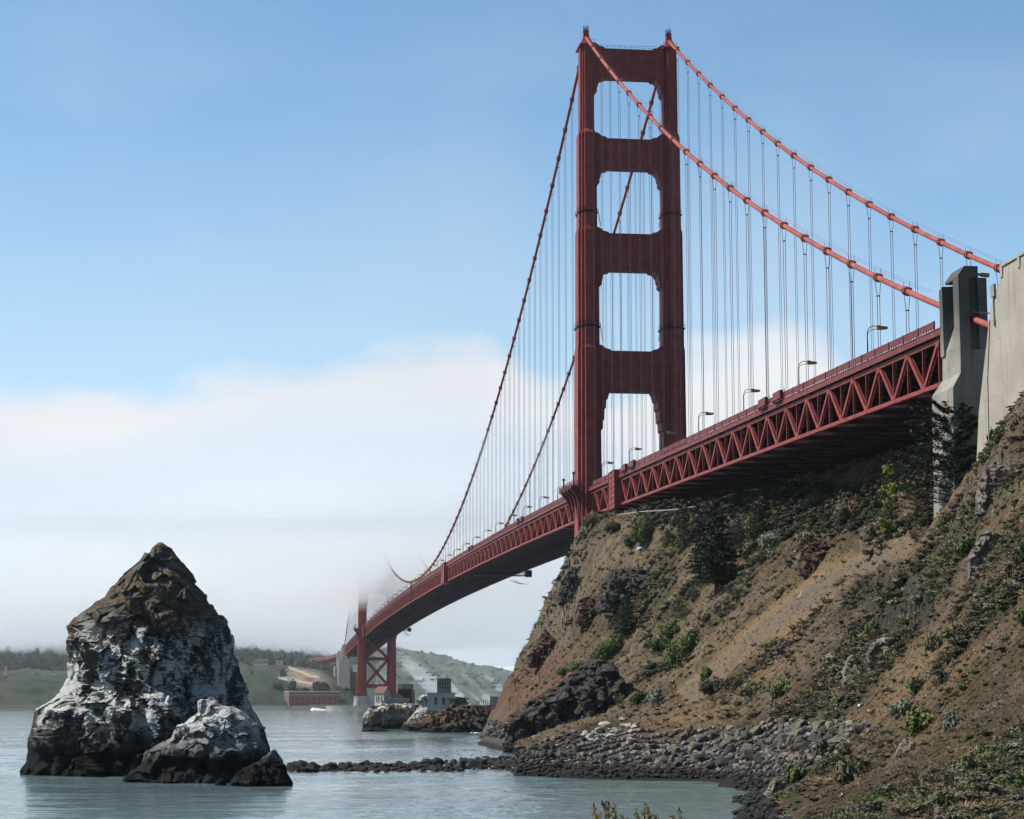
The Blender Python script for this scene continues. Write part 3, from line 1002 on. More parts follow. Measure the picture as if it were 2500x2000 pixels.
def build_tower(Y0, base_z, label, full):
    tw = part_empty('tower', bridge)
    tw['label'] = label
    for sx in (-1, 1):
        mb = MB()
        mb.loft([leg_ring(sx * 13.7, Y0, max(z, base_z), hw, V) for z, hw, V in LEG])
        leg = mb.build('leg', M['orange'], tw)
        # saddle house and finial with its beacon cage
        mb = MB()
        cx = sx * 13.7
        mb.loft([[(cx + a * w, Y0 + b * v, z) for a, b in ((1, 1), (-1, 1), (-1, -1), (1, -1))] for z, w, v in ((220.6, 2.7, 4.4), (221.2, 2.7, 4.4), (221.3, 2.2, 3.6), (223.0, 1.35, 2.2), (224.6, .95, 1.2), (226.2, .8, .9), (226.4, .95, 1.05), (226.7, .95, 1.05))])
        mb.build('saddle_housing', M['orange'], tw)
        if full:
            mb = MB()
            for a in range(8):
                an = a * math.pi / 4
                x, y = cx + .85 * math.cos(an), Y0 + .85 * math.sin(an)
                mb.bar((x, y, 226.7), (x, y, 228.2), .09)
                x2, y2 = cx + .85 * math.cos(an + math.pi / 4), Y0 + .85 * math.sin(an + math.pi / 4)
                for z in (227.4, 228.2): mb.bar((x, y, z), (x2, y2, z), .08)
            mb.tube([(cx, Y0, 226.7), (cx, Y0, 227.6)], .3, 8)
            mb.bar((cx + .4, Y0, 227), (cx + .4, Y0, 230), .06)
            mb.build('beacon_cage', M['dark_and_shaded_steel'], tw)
            # ledge platforms with ladders at two heights
            for z in (165.5, 125.0 + 3.2):
                hw = np.interp(z, [l[0] for l in LEG], [l[1] for l in LEG]); V = np.interp(z, [l[0] for l in LEG], [l[2] for l in LEG])
                mb = MB()
                mb.loft([leg_ring(cx, Y0, z - .5, hw * 1.02, V * 1.02), leg_ring(cx, Y0, z, hw * 1.12, V * 1.07), leg_ring(cx, Y0, z + .25, hw * 1.12, V * 1.07)])
                for k, q in enumerate(leg_ring(cx, Y0, z, hw * 1.11, V * 1.06)):
                    mb.bar(q, (q[0], q[1], z + 1.3), .08)
                rr = leg_ring(cx, Y0, z + 1.3, hw * 1.11, V * 1.06)
                for k in range(len(rr)): mb.bar(rr[k], rr[(k + 1) % len(rr)], .07)
                mb.build('ledge_platform', M['dark_and_shaded_steel'], tw)
                mb = MB()
                xi = cx - sx * (hw * 1.12)
                for dy in (-.35, .35):
                    mb.bar((xi, Y0 - 2 + dy, z + 1.2), (xi - sx * .9, Y0 - 2 + dy, z - 4.2), .09)
                for k in range(9):
                    f = k / 8
                    mb.bar((xi - sx * .9 * f, Y0 - 2.35, z + 1 - 5 * f), (xi - sx * .9 * f, Y0 - 1.65, z + 1 - 5 * f), .08)
                mb.build('ladder', M['dark_and_shaded_steel'], tw)
    for zb, zt, hd, hs in STRUTS:
        xi = leg_inner((zb + zt) / 2 - 2)
        mb = MB()
        mb.box(-xi - .2, xi + .2, Y0 - hd, Y0 + hd, zb, zt)
        for s in (-1, 1):
            mb.prism(haunch(s, leg_inner(zb - 3), zb, hs), Y0 - hd + .12, Y0 + hd - .12, 1)
            # stepped fillet on top of the strut
            xt = leg_inner(zt + 1.5)
            mb.prism([(s * a, b) for a, b in ((xt + .2, zt - .2), (xt - 3.6, zt - .2), (xt - 3.6, zt + .35), (xt - 2.6, zt + .7), (xt - 1.9, zt + .8), (xt - 1.0, zt + 1.6), (xt - .3, zt + 1.9), (xt + .2, zt + 1.9))], Y0 - hd + .2, Y0 + hd - .2, 1)
        st = mb.build('strut', M['orange'], tw)
        if full:
            mb = MB()
            for k in range(12):
                x = -xi + (k + 1) * 2 * xi / 13
                mb.box(x - .22, x + .22, Y0 - hd - .16, Y0 - hd + .05, zb + 1.1, zt - 1.0)
            mb.box(-xi, xi, Y0 - hd - .22, Y0 - hd + .05, zt - .85, zt - .15)
            mb.box(-xi, xi, Y0 - hd - .2, Y0 - hd + .05, zb + .15, zb + .8)
            mb.build('strut_fluting', M['orange'], tw)
    if full:
        mb = MB()
        for k in range(12):
            x = -11 + 2 * k
            mb.bar((x, Y0 - 2.4, 220.3), (x, Y0 - 2.4, 221.5), .07)
        for z in (220.9, 221.5): mb.bar((-11, Y0 - 2.4, z), (11, Y0 - 2.4, z), .07)
        for s in (-1, 1):
            mb.bar((s * 15.6, Y0 - 4, 221.2), (s * 15.6, Y0 - 4, 222.6), .08)
            mb.bar((s * 11.2, Y0 - 4, 221.2), (s * 11.2, Y0 - 4, 222.6), .08)
            mb.bar((s * 15.6, Y0 - 4, 222.5), (s * 11.2, Y0 - 4, 222.5), .07)
        mb.build('top_railing', M['dark_and_shaded_steel'], tw)
    # bracing under the deck
    zs = [(21.0, 24.6), (46.2, 49.2)]
    for zb, zt in zs:
        mb = MB(); mb.box(-10.2, 10.2, Y0 - 3, Y0 + 3, zb, zt)
        mb.build('lower_strut', M['orange'], tw)
    for (a, b) in ((24.6, 46.2), (49.2, 66)):
        for s in (-1, 1):
            mb = MB()
            for dy in (-3.2, 3.2):
                mb.bar((-9.6 * s, Y0 + dy + .08 * s, a), (9.6 * s, Y0 + dy + .08 * s, b), .9, 2.3, (0, 0, 1))
            mb.build('cross_brace', M['orange'], tw)
        for dy in (-3.45, 3.45):
            zm = (a + b) / 2
            mb = MB()
            mb.prism([(-2.3, zm), (0, zm - 2.6), (2.3, zm), (0, zm + 2.6)], Y0 + dy - .7, Y0 + dy + .7, 1)
            mb.build('brace_gusset', M['orange'], tw)
    # walkway gallery round each leg at deck level, on curved brackets
    for sx in (-1, 1):
        cx = sx * 13.7
        o1 = cx + sx * 7.2
        zg = zc(Y0) + .9
        mb = MB()
        mb.box(min(cx + sx * 3.6, o1), max(cx + sx * 3.6, o1), Y0 - 13, Y0 + 13, zg, zg + .55)
        mb.build('gallery_floor', M['orange_rail'], tw)
        for yy in (-9, -3, 3, 9):
            mb = MB()
            poly = [(cx + sx * 4.0, zg - 9.5), (cx + sx * 4.4, zg - 6), (cx + sx * 5.2, zg - 3), (cx + sx * 6.2, zg - 1.5), (cx + sx * 7.1, zg - .9), (cx + sx * 7.1, zg - .004), (cx + sx * 4.0, zg - .004)]
            mb.prism(poly, Y0 + yy - .35, Y0 + yy + .35, 1)
            mb.build('gallery_bracket', M['orange_rail'], tw)
        mb = MB()
        for k in range(19):
            y = Y0 - 13 + 26 * k / 18
            mb.bar((o1, y, zg + .5), (o1, y, zg + 1.75), .12)
        for k in range(5):
            x = o1 - sx * k * .8
            for y in (-13, 13): mb.bar((x, Y0 + y, zg + .5), (x, Y0 + y, zg + 1.75), .1)
        for z in (zg + .8, zg + 1.2, zg + 1.75):
            mb.bar((o1, Y0 - 13, z), (o1, Y0 + 13, z), .11)
            for y in (-13, 13): mb.bar((o1, Y0 + y, z), (o1 - sx * 3.4, Y0 + y, z), .11)
        # solid kick panel
        mb.box(min(o1, o1 - sx * .06), max(o1, o1 - sx * .06), Y0 - 13, Y0 + 13, zg + .3, zg + .95)
        mb.build('gallery_railing', M['orange_rail'], tw)
        for yy in (-12.4, 8):
            mb = MB()
            mb.tube([(o1 - sx * .6, Y0 + yy, zg + .5), (o1 - sx * .6, Y0 + yy, zg + 3.8)], .22, 6)
            mb.tube([(o1 - sx * .6, Y0 + yy, zg + 3.8), (o1 - sx * .6, Y0 + yy, zg + 4.5)], .42, 6)
            mb.build('gallery_light', M['dark_and_shaded_steel'], tw)
    return tw


build_tower(0, 13.4, 'near tower, standing behind the brown spur', True)
build_tower(1280, 13.4, 'far tower, its upper half lost in fog', False)

# ---- main cables
for X, lab in ((EX, 'cable nearer the bay side'), (-EX, 'cable on the ocean side')):
    Ys = np.concatenate([np.linspace(-366, 0, 90), np.linspace(0, 1280, 170)[1:], np.linspace(1280, 1640, 50)[1:]])
    mb = MB(); mb.tube([(X, y, cable_z(y)) for y in Ys], .50, 10)
    cb = mb.build('main_cable', M['orange_cable'], bridge, True)
    cb['label'] = lab
    # hand ropes above the cable on the near side span
    mb = MB()
    hy = np.linspace(-330, -6, 40)
    for s in (-.5, .5):
        mb.tube([(X + s, y, cable_z(y) + 1.55) for y in hy], .022, 4)
    for i in range(21):
        y = -(SUS0 + PIT * i)
        for s in (-.5, .5): mb.bar((X + s, y, cable_z(y) + .3), (X + s, y, cable_z(y) + 1.6), .06)
    mb.build('hand_rope', M['rope'], cb)
    # cable bands + suspenders
    band = MB(); band.tube([(0, -.75, 0), (0, .75, 0)], .64, 10)
    for yy in (-.5, .5): band.tube([(0, yy - .09, 0), (0, yy + .09, 0)], .78, 10)
    band.box(-.72, .72, -.55, .55, .45, .62)
    bm = band.mesh('cable_band', M['orange_cable'])
    ally = [-(SUS0 + PIT * i) for i in range(21)] + [SUS0 + (1280 - 2 * SUS0) / 82 * i for i in range(83)] + [1280 + SUS0 + PIT * i for i in range(20)]
    for y in ally:
        z = cable_z(y)
        b = link('cable_band', bm, cb)
        b.location = (X, y, z)
        b.rotation_euler = (math.atan2(cable_z(y + 1) - cable_z(y - 1), 2), 0, 0)
        zl = zc(y) + .2
        if z - zl < 1.5: continue
        mb = MB()
        yk = min(3.2, (z - zl) * .4)
        far = y > 650
        r_ = .055 if y < 300 else .062
        for s in (-1, 1):
            mb.tube([(X + s * .55, y, z), (X + s * .22, y, z - yk), (X + s * .20, y, zl)], r_, 5 if not far else 4, False)
        if not far:
            mb.bar((X - .3, y, z - yk), (X + .3, y, z - yk), .2)
        mb.build('suspender', M['rope'], bridge)

# ---- stiffening trusses
L0 = math.hypot(7.62, TD - .7)


def diag_mesh(lace):
    mb = MB()
    for x in (-.29, .29):
        mb.box(x - .03, x + .03, 0, L0, -.33, .33)
    for z in (-.31, .31):
        mb.box(-.26, -.14, .4, L0 - .4, z - .02, z + .02)
        mb.box(.14, .26, .4, L0 - .4, z - .02, z + .02)
        n = 13 if lace else 7
        for k in range(n):
            a, b = .6 + (L0 - 1.2) * k / n, .6 + (L0 - 1.2) * (k + 1) / n
            s = 1 if k % 2 else -1
            mb.bar((-.2 * s, a, z), (.2 * s, b, z), .09, .03)
    return mb.mesh('diagonal', M['orange'])


def post_mesh():
    mb = MB()
    mb.box(-.22, .22, -.04, .04, -(TD - .7), 0)
    for x in (-.24, .24): mb.box(x - .03, x + .03, -.12, .12, -(TD - .7), 0)
    return mb.mesh('vertical_post', M['orange'])


def gusset_mesh(top):
    mb = MB()
    for x in (-.40, .37):
        if top: mb.prism([(-.85, 0), (.85, 0), (.85, -.55), (.45, -1.35), (-.45, -1.35), (-.85, -.55)], x, x + .03, 0)
        else: mb.prism([(-.95, 0), (.95, 0), (.8, .5), (.4, 1.35), (-.4, 1.35), (-.8, .5)], x, x + .03, 0)
    return mb.mesh('gusset_plate', M['orange'])


dm, pm, gt, gb = diag_mesh(True), post_mesh(), gusset_mesh(True), gusset_mesh(False)


def chord_strip(name, X, w, dz0, dz1, Ya, Yb, parent, m, step=15.24):
    n = max(2, int((Yb - Ya) / step))
    ys = np.linspace(Ya, Yb, n + 1)
    mb = MB()
    mb.loft([[(X - w, y, zc(y) + dz0), (X + w, y, zc(y) + dz0), (X + w, y, zc(y) + dz1), (X - w, y, zc(y) + dz1)] for y in ys])
    return mb.build(name, m, parent)


YA, YB = NODES[0] - 6, NODES[-1]
for X, near in ((EX, True), (-EX, False)):
    tr = chord_strip('top_chord', X, .33, -.72, 0, YA, YB, bridge, M['orange'])
    bc = chord_strip('bottom_chord', X, .36, -TD - .05, -TD + .62, YA, YB, bridge, M['orange'])
    if near:
        for a, b in zip(NODES[:-1], NODES[1:]):
            mid = (a + b) / 2
            for (y0, y1) in ((a, mid), (b, mid)):
                p0 = np.array((y0, zc(y0) - .36)); p1 = np.array((y1, zc(y1) - TD + .3))
                d = p1 - p0
                o = link('diagonal', dm, tr)
                o.location = (X, p0[0], p0[1]); o.rotation_euler = (math.atan2(d[1], d[0]), 0, 0)
                o.scale = (1, np.linalg.norm(d) / L0, 1)
            for y in (a, mid):
                o = link('vertical_post', pm, tr)
                o.location = (X, y, zc(y) - .4)
            o = link('gusset_plate', gt, tr); o.location = (X, a, zc(a) - .02); o.rotation_euler = (slope(a), 0, 0)
            o = link('gusset_plate', gb, bc); o.location = (X, mid, zc(mid) - TD + .02); o.rotation_euler = (slope(mid), 0, 0)
    else:
        mb = MB()
        for a, b in zip(NODES[:-1], NODES[1:]):
            mid = (a + b) / 2
            for y0 in (a, b):
                for x in (-.27, .27):
                    mb.bar((X + x, y0, zc(y0) - .4), (X + x, mid, zc(mid) - TD + .3), .06, .6)
                for k in range(6):
                    f0, f1 = k / 6, (k + 1) / 6
                    s = 1 if k % 2 else -1
                    q = lambda f, s: (X + .2 * s, y0 + (mid - y0) * f, zc(y0) - .4 + (zc(mid) - TD + .3 - zc(y0) + .4) * f)
                    mb.bar(q(f0, -s), q(f1, s), .1, .6)
            for y in (a, mid):
                mb.box(X - .2, X + .2, y - .15, y + .15, zc(y) - TD + .3, zc(y) - .3)
        o = mb.build('far_side_web', M['dark_and_shaded_steel'], bridge); o['kind'] = 'stuff'  # web's red darkened to stand for the shade inside the truss

# ---- deck, floor system, laterals: shade painted into their dark colour
ys = np.linspace(YA, YB, 150)
MB_ = MB()
MB_.loft([[(-14.45, y, zc(y) + .78), (14.45, y, zc(y) + .78), (14.45, y, zc(y) + 1.12), (-14.45, y, zc(y) + 1.12)] for y in ys])
deck = MB_.build('deck_slab', M['dark_and_shaded_steel'], bridge)
mb = MB()
for a, b in zip(NODES[:-1], NODES[1:]):
    for y in (a, (a + b) / 2):
        z = zc(y)
        mb.box(-13.3, 13.3, y - .25, y + .25, z - 1.7, z + .75)
    for x in (-10, -6, -2, 2, 6, 10):
        mb.bar((x, a, zc(a) + .4), (x, b, zc(b) + .4), .35, .7)
o = mb.build('floor_beams', M['dark_and_shaded_steel'], deck); o['kind'] = 'stuff'
mb = MB()
for i, (a, b) in enumerate(zip(NODES[:-1], NODES[1:])):
    za, zb = zc(a) - TD + .25, zc(b) - TD + .25
    m_ = (a + b) / 2; zm = zc(m_) - TD + .25
    for (p0, p1) in (((-13.3, a, za), (0, m_, zm)), ((13.3, a, za), (0, m_, zm)), ((0, m_, zm - .02), (-13.3, b, zb)), ((0, m_, zm - .02), (13.3, b, zb))):
        mb.bar(p0, p1, .55, .5)
    mb.box(-13.3, 13.3, a - .3, a + .3, za - .3, za + .3)
    mb.box(-13.3, 13.3, m_ - .3, m_ + .3, zm - .35, zm + .28)
o = mb.build('bottom_lateral_bracing', M['dark_and_shaded_steel'], bridge); o['kind'] = 'stuff'
# sway frames hang in the depth of the truss
mb = MB()
for a, b in zip(NODES[:-1], NODES[1:]):
    for y in (a,):
        z = zc(y)
        for s in (-1, 1):
            mb.bar((s * 13.3, y, z - 1.0), (0, y, z - TD + .6), .4, .4)
o = mb.build('sway_bracing', M['dark_and_shaded_steel'], bridge); o['kind'] = 'stuff'
for X in (-14.56, 14.56):
    chord_strip('fascia', X, .10, .18, 1.05, YA, YB, bridge, M['orange_rail'])
chord_strip('sidewalk_edge', -14.42, .30, 1.125, 1.30, YA, YB, bridge, M['orange_rail'])
# railing panels on the bay side
rp = MB()
rp.box(-.05, .05, -3.5, 3.5, .28, 1.28)
rp.box(-.09, .09, -3.75, 3.75, 1.28, 1.40)
rp.box(-.13, .13, -3.85, -3.65, -.1, 1.46)
rp.box(-.08, .08, -.08, .08, -.1, 1.42)
for y in (-2.6, -1.3, 1.3, 2.6): rp.box(-.07, .07, y - .05, y + .05, -.1, 1.28)
rpm = rp.mesh('railing_panel', M['orange_rail'])
for a, b in zip(NODES[:-1], NODES[1:]):
    h = (b - a) / 2
    for y in (a + h / 2, b - h / 2):
        if abs(y) < 13 or abs(y - 1280) < 13: continue
        o = link('railing_panel', rpm, deck)
        o.location = (-14.5, y, zc(y) + 1.32); o.rotation_euler = (slope(y), 0, 0); o.scale = (1, h / 7.62, 1)
mb = MB()
mb.loft([[(14.45, y, zc(y) + 1.5), (14.55, y, zc(y) + 1.5), (14.55, y, zc(y) + 2.7), (14.45, y, zc(y) + 2.7)] for y in ys])
mb.build('far_railing', M['orange_rail'], bridge)
# small bays in the railing (seat bays with a taller panel and an open gap)
for y in (-240, -228, -82, -70, 150, 162, 330, 342):
    mb = MB()
    z = zc(y)
    mb.box(-15.3, -15.2, y - 2.8, y + 2.8, z + 1.5, z + 3.1)
    mb.box(-15.3, -14.6, y - 2.9, y - 2.8, z + 1.2, z + 3.1)
    mb.box(-15.3, -14.6, y + 2.8, y + 2.9, z + 1.2, z + 3.1)
    mb.box(-15.3, -14.7, y - 2.9, y + 2.9, z + 1.05, z + 1.15)
    for dy in (-3.6, 3.6): mb.box(-14.62, -14.5, y + dy - .12, y + dy + .12, z + 1.2, z + 3.3)
    mb.build('railing_bay', M['orange_rail'], deck)


# ---- panelled covers wrapped round the truss
def cover(Y0, Y1):
    z0, z1 = zc((Y0 + Y1) / 2) - TD - .9, zc((Y0 + Y1) / 2) + 2.4
    mb = MB()
    mb.box(-15.9, -13.0, Y0, Y1, z0, z1)
    o = mb.build('truss_cover', M['orange'], bridge)
    mb = MB()
    for k in range(8):
        z = z0 + (z1 - z0) * k / 7
        mb.box(-16.05, -15.88, Y0 - .12, Y1 + .12, z - .12, z + .12)
        mb.box(-16.0, -13.0, Y0 - .14, Y0 + .02, z - .10, z + .10)
    for k in range(3):
        y = Y0 + (Y1 - Y0) * k / 2
        mb.box(-16.03, -15.86, y - .12, y + .12, z0, z1)
    mb.build('cover_batten', M['orange_rail'], o)


cover(-59.5, -50.0)
cover(456, 474)
cover(1222, 1238)
mb = MB(); mb.box(-15.4, -14.8, 690, 692.5, zc(690) - TD - .5, zc(690) + 4)
mb.build('joint_post', M['dark_and_shaded_steel'], bridge)


# ---- maintenance platforms slung below the deck
def traveler(Y, w):
    z = zc(Y) - TD
    mb = MB()
    mb.box(-11, 16.5, Y - 2, Y + 2, z - 2.6, z - 2.2)
    for x in np.linspace(-10, 16.2, 10):
        for yy in (-1.9, 1.9): mb.bar((x, Y + yy, z - 2.3), (x, Y + yy, z + .1), .18)
    for zz in (z - 1.6, z - .9):
        for yy in (-1.9, 1.9): mb.bar((-11, Y + yy, zz), (16.5, Y + yy, zz), .14)
    o = mb.build('maintenance_platform', M['dark_and_shaded_steel'], bridge)
    mb = MB(); mb.box(13.9, 16.8, Y - 1.8, Y + 2.0, z - 3.0, z + .2)
    mb.build('platform_cabin', M['dark_and_shaded_steel'], o)
    # safety net: sagging grid of ropes
    mb = MB()
    for i in range(9):
        x = 14.0 + i * .4
        mb.tube([(x, Y + 4 + w * f, z - 3.2 - 3.0 * math.sin(math.pi * (f * .5 + .5)) * 1.0 + 2.2 * f) for f in np.linspace(0, 1, 9)], .03, 4, False)
    for f in np.linspace(0, 1, 12):
        mb.tube([(14.0 + q, Y + 4 + w * f, z - 3.2 - 3.0 * math.sin(math.pi * (f * .5 + .5)) + 2.2 * f) for q in (0, 1.6, 3.2)], .03, 4, False)
    mb.build('safety_net', M['galv'], o)


traveler(352, 60)
traveler(1090, 60)

# ---- street lamps along the bay-side sidewalk
lp = MB()
lp.tube([(0, 0, 0), (0, 0, .9)], .22, 8)
lp.tube([(0, 0, .9), (0, 0, 6.0)], [.14, .11], 8)
pole_m = lp.mesh('pole', M['dark_and_shaded_steel'], True)
lp = MB()
lp.tube([(0, 0, 5.8)] + [(1.15 * (1 - math.cos(a)), 0, 6.0 + 1.35 * math.sin(a)) for a in np.linspace(0, math.pi / 2, 8)] + [(1.9, 0, 7.38)], .075, 6)
lp.tube([(0.02, 0, 5.3)] + [(1.1 * (1 - math.cos(a)), 0, 5.5 + 1.25 * math.sin(a)) for a in np.linspace(0, math.pi / 2, 8)] + [(1.9, 0, 6.85)], .055, 6)
arm_m = lp.mesh('arm', M['dark_and_shaded_steel'], True)
lp = MB()
lp.box(1.75, 2.35, -.28, .28, 6.75, 7.5)
lp.loft([[(x, -w, z0), (x, w, z0), (x, w, z1), (x, -w, z1)] for x, w, z0, z1 in ((2.3, .26, 6.78, 7.42), (2.5, .34, 6.72, 7.38), (3.6, .30, 6.86, 7.28), (3.75, .18, 6.95, 7.2))])
head_m = lp.mesh('lamp_head', M['lamp_head'])
LAMPS = [-292.5 + 45.72 * k for k in range(-0, 38)]
ORD = ['nearest', 'second', 'third', 'fourth', 'fifth', 'sixth', 'seventh', 'eighth', 'ninth', 'tenth', 'eleventh', 'twelfth', 'thirteenth']
L_side = [y for y in LAMPS if y < 20]; L_near = [y for y in LAMPS if 20 < y < 600]; L_far = [y for y in LAMPS if 600 < y < 1262]; L_end = [y for y in LAMPS if y > 1262]
for k, y in enumerate(LAMPS):
    if y in L_end: lab = 'tiny distant lamp past the far tower, ' + ORD[L_end.index(y)] + (' to that tower' if y == L_end[0] else ' from that tower')
    elif y in L_far:
        q = len(L_far) - 1 - L_far.index(y)
        lab = 'small lamp on the misty far half of the bridge, ' + ORD[min(q, 12)] + (' to' if q == 0 else ' from') + ' the far tower'
    elif y in L_near:
        q = L_near.index(y); lab = 'curved arm lamp on the main span, ' + ORD[min(q, 12)] + (' to' if q == 0 else ' from') + ' the near tower'
    else: lab = 'curved arm lamp on the side span, ' + ('nearest the concrete pylon', 'second from the concrete pylon', 'third from the concrete pylon', 'fourth from the concrete pylon', 'in front of the tower leg', 'beside the red panelled cover', 'close against the tower leg')[min(6, k)]
    t_ = thing('street_lamp', (-12.4, y, zc(y) + 1.12), lab, 'street lamp', 'lamps along the bridge railing')
    for nm, me in (('pole', pole_m), ('arm', arm_m), ('lamp_head', head_m)):
        o = bpy.data.objects.new(nm, me); col.objects.link(o); o.parent = t_

# ================================================================== CONCRETE AT THE NEAR END
def build_pylon():
    t_ = thing('concrete_pylon', (-13.8, -346, 30), 'tall weathered concrete pylon that the near cable passes through', 'pylon')
    m = M['concrete_old']
    mb = MB()
    sec = [(14, -18.2, -341.0, -350.6), (56.2, -17.6, -341.0, -350.4), (58.4, -16.3, -342.2, -350.2), (62.0, -16.2, -342.2, -350.1)]
    mb.loft([[(x, y0, z), (-10.6, y0, z), (-10.6, y1, z), (x, y1, z)] for z, x, y1, y0 in sec])
    mb.build('base_shaft', m, t_)
    MB().box(-16.2, -14.6, -350.1, -347.7, 62.0, 72.9).build('corner_fin', m, t_)
    MB().box(-13.0, -11.7, -349.7, -343.6, 62.0, 72.9).build('corner_fin', m, t_)
    MB().box(-14.75, -12.9, -348.7, -343.5, 62.0, 73.2).build('shaft_core', m, t_)
    MB().prism([(-16.15, 62.0), (-14.7, 62.0), (-14.7, 66.8), (-16.15, 62.6)], -347.65, -343.75, 1).build('recess_sill', m, t_)
    mb = MB()
    mb.loft([[(x, -349.2, z), (-12.8, -349.2, z), (-12.8, -343.4, z), (x, -343.4, z)] for z, x in ((72.95, -15.9), (73.3, -15.9), (74.7, -14.9), (74.75, -14.9))])
    mb.build('cap_block', m, t_)
    mb = MB()
    mb.loft([[(-16.5, -343.7, 62.0), (-11.9, -343.7, 62.0), (-11.9, -342.3, 62.0), (-16.5, -342.3, 62.0)], [(-16.5, -343.7, 72.6), (-11.9, -343.7, 72.9), (-11.9, -342.3, 72.5), (-16.5, -342.3, 72.2)]])
    mb.build('rear_fin', m, t_)
    mb = MB()
    mb.bar((-12.8, -348.6, 73.6), (-12.1, -348.6, 73.6), .35, .35)
    mb.bar((-12.1, -348.6, 73.6), (-10.9, -348.6, 73.5), .7, .5)
    mb.build('flood_light', M['lamp_head'], t_)
    mb = MB()
    mb.bar((-14.3, -348.6, 68.0), (-14.3, -366, 64.0), .10)
    mb.bar((-13.2, -348.6, 68.0), (-13.2, -366, 64.0), .10)
    mb.bar((-14.3, -348.8, 66.5), (-14.3, -348.8, 69.0), .12)
    mb.build('cable_guard_rail', M['dark_and_shaded_steel'], t_)
build_pylon()


def build_anchorage():
    t_ = thing('anchorage_wall', (-18, -375, 40), 'huge pale board-marked concrete anchorage wall beside the pylon', 'concrete wall')
    Xw = -18.2
    mb = MB()
    mb.prism([(-359.0, 30), (-358.6, 34), (-362.4, 51), (-368.9, 66.2), (-372.0, 67.3), (-372.2, 68.2), (-470, 69.5), (-470, 30)], Xw, 8, 0)
    mb.build('wall', M['concrete'], t_)
    mb = MB()
    for k in range(14):
        y1 = -372.6 - 6.4 * k
        mb.box(Xw - .16, Xw + .5, y1 - 6.4, y1, 69.45, 69.75)
        mb.box(Xw - .14, Xw + .5, y1 - .8, y1, 68.0, 69.45)
        mb.box(Xw + .05, Xw + .45, y1 - 6.4, y1 - .8, 68.0, 69.45)
    mb.build('parapet', M['concrete'], t_)
    mb = MB()
    mb.box(Xw - .35, Xw - .01, -370.6, -369.2, 65.9, 67.6)
    mb.tube([(Xw - .18, -369.9, 65.9), (Xw - .18, -369.9, 62.6)], .12, 6)
    mb.box(Xw - .3, Xw - .01, -370.1, -369.6, 61.9, 62.7)
    mb.build('junction_box', M['galv'], t_)
    mb = MB()
    mb.tube([(Xw - .06, -368.0 + .0, 63.0), (Xw - .06, -366.4, 55), (Xw - .06, -366.0, 40)], .05, 5)
    mb.build('drain_pipe', M['dark_and_shaded_steel'], t_)
build_anchorage()

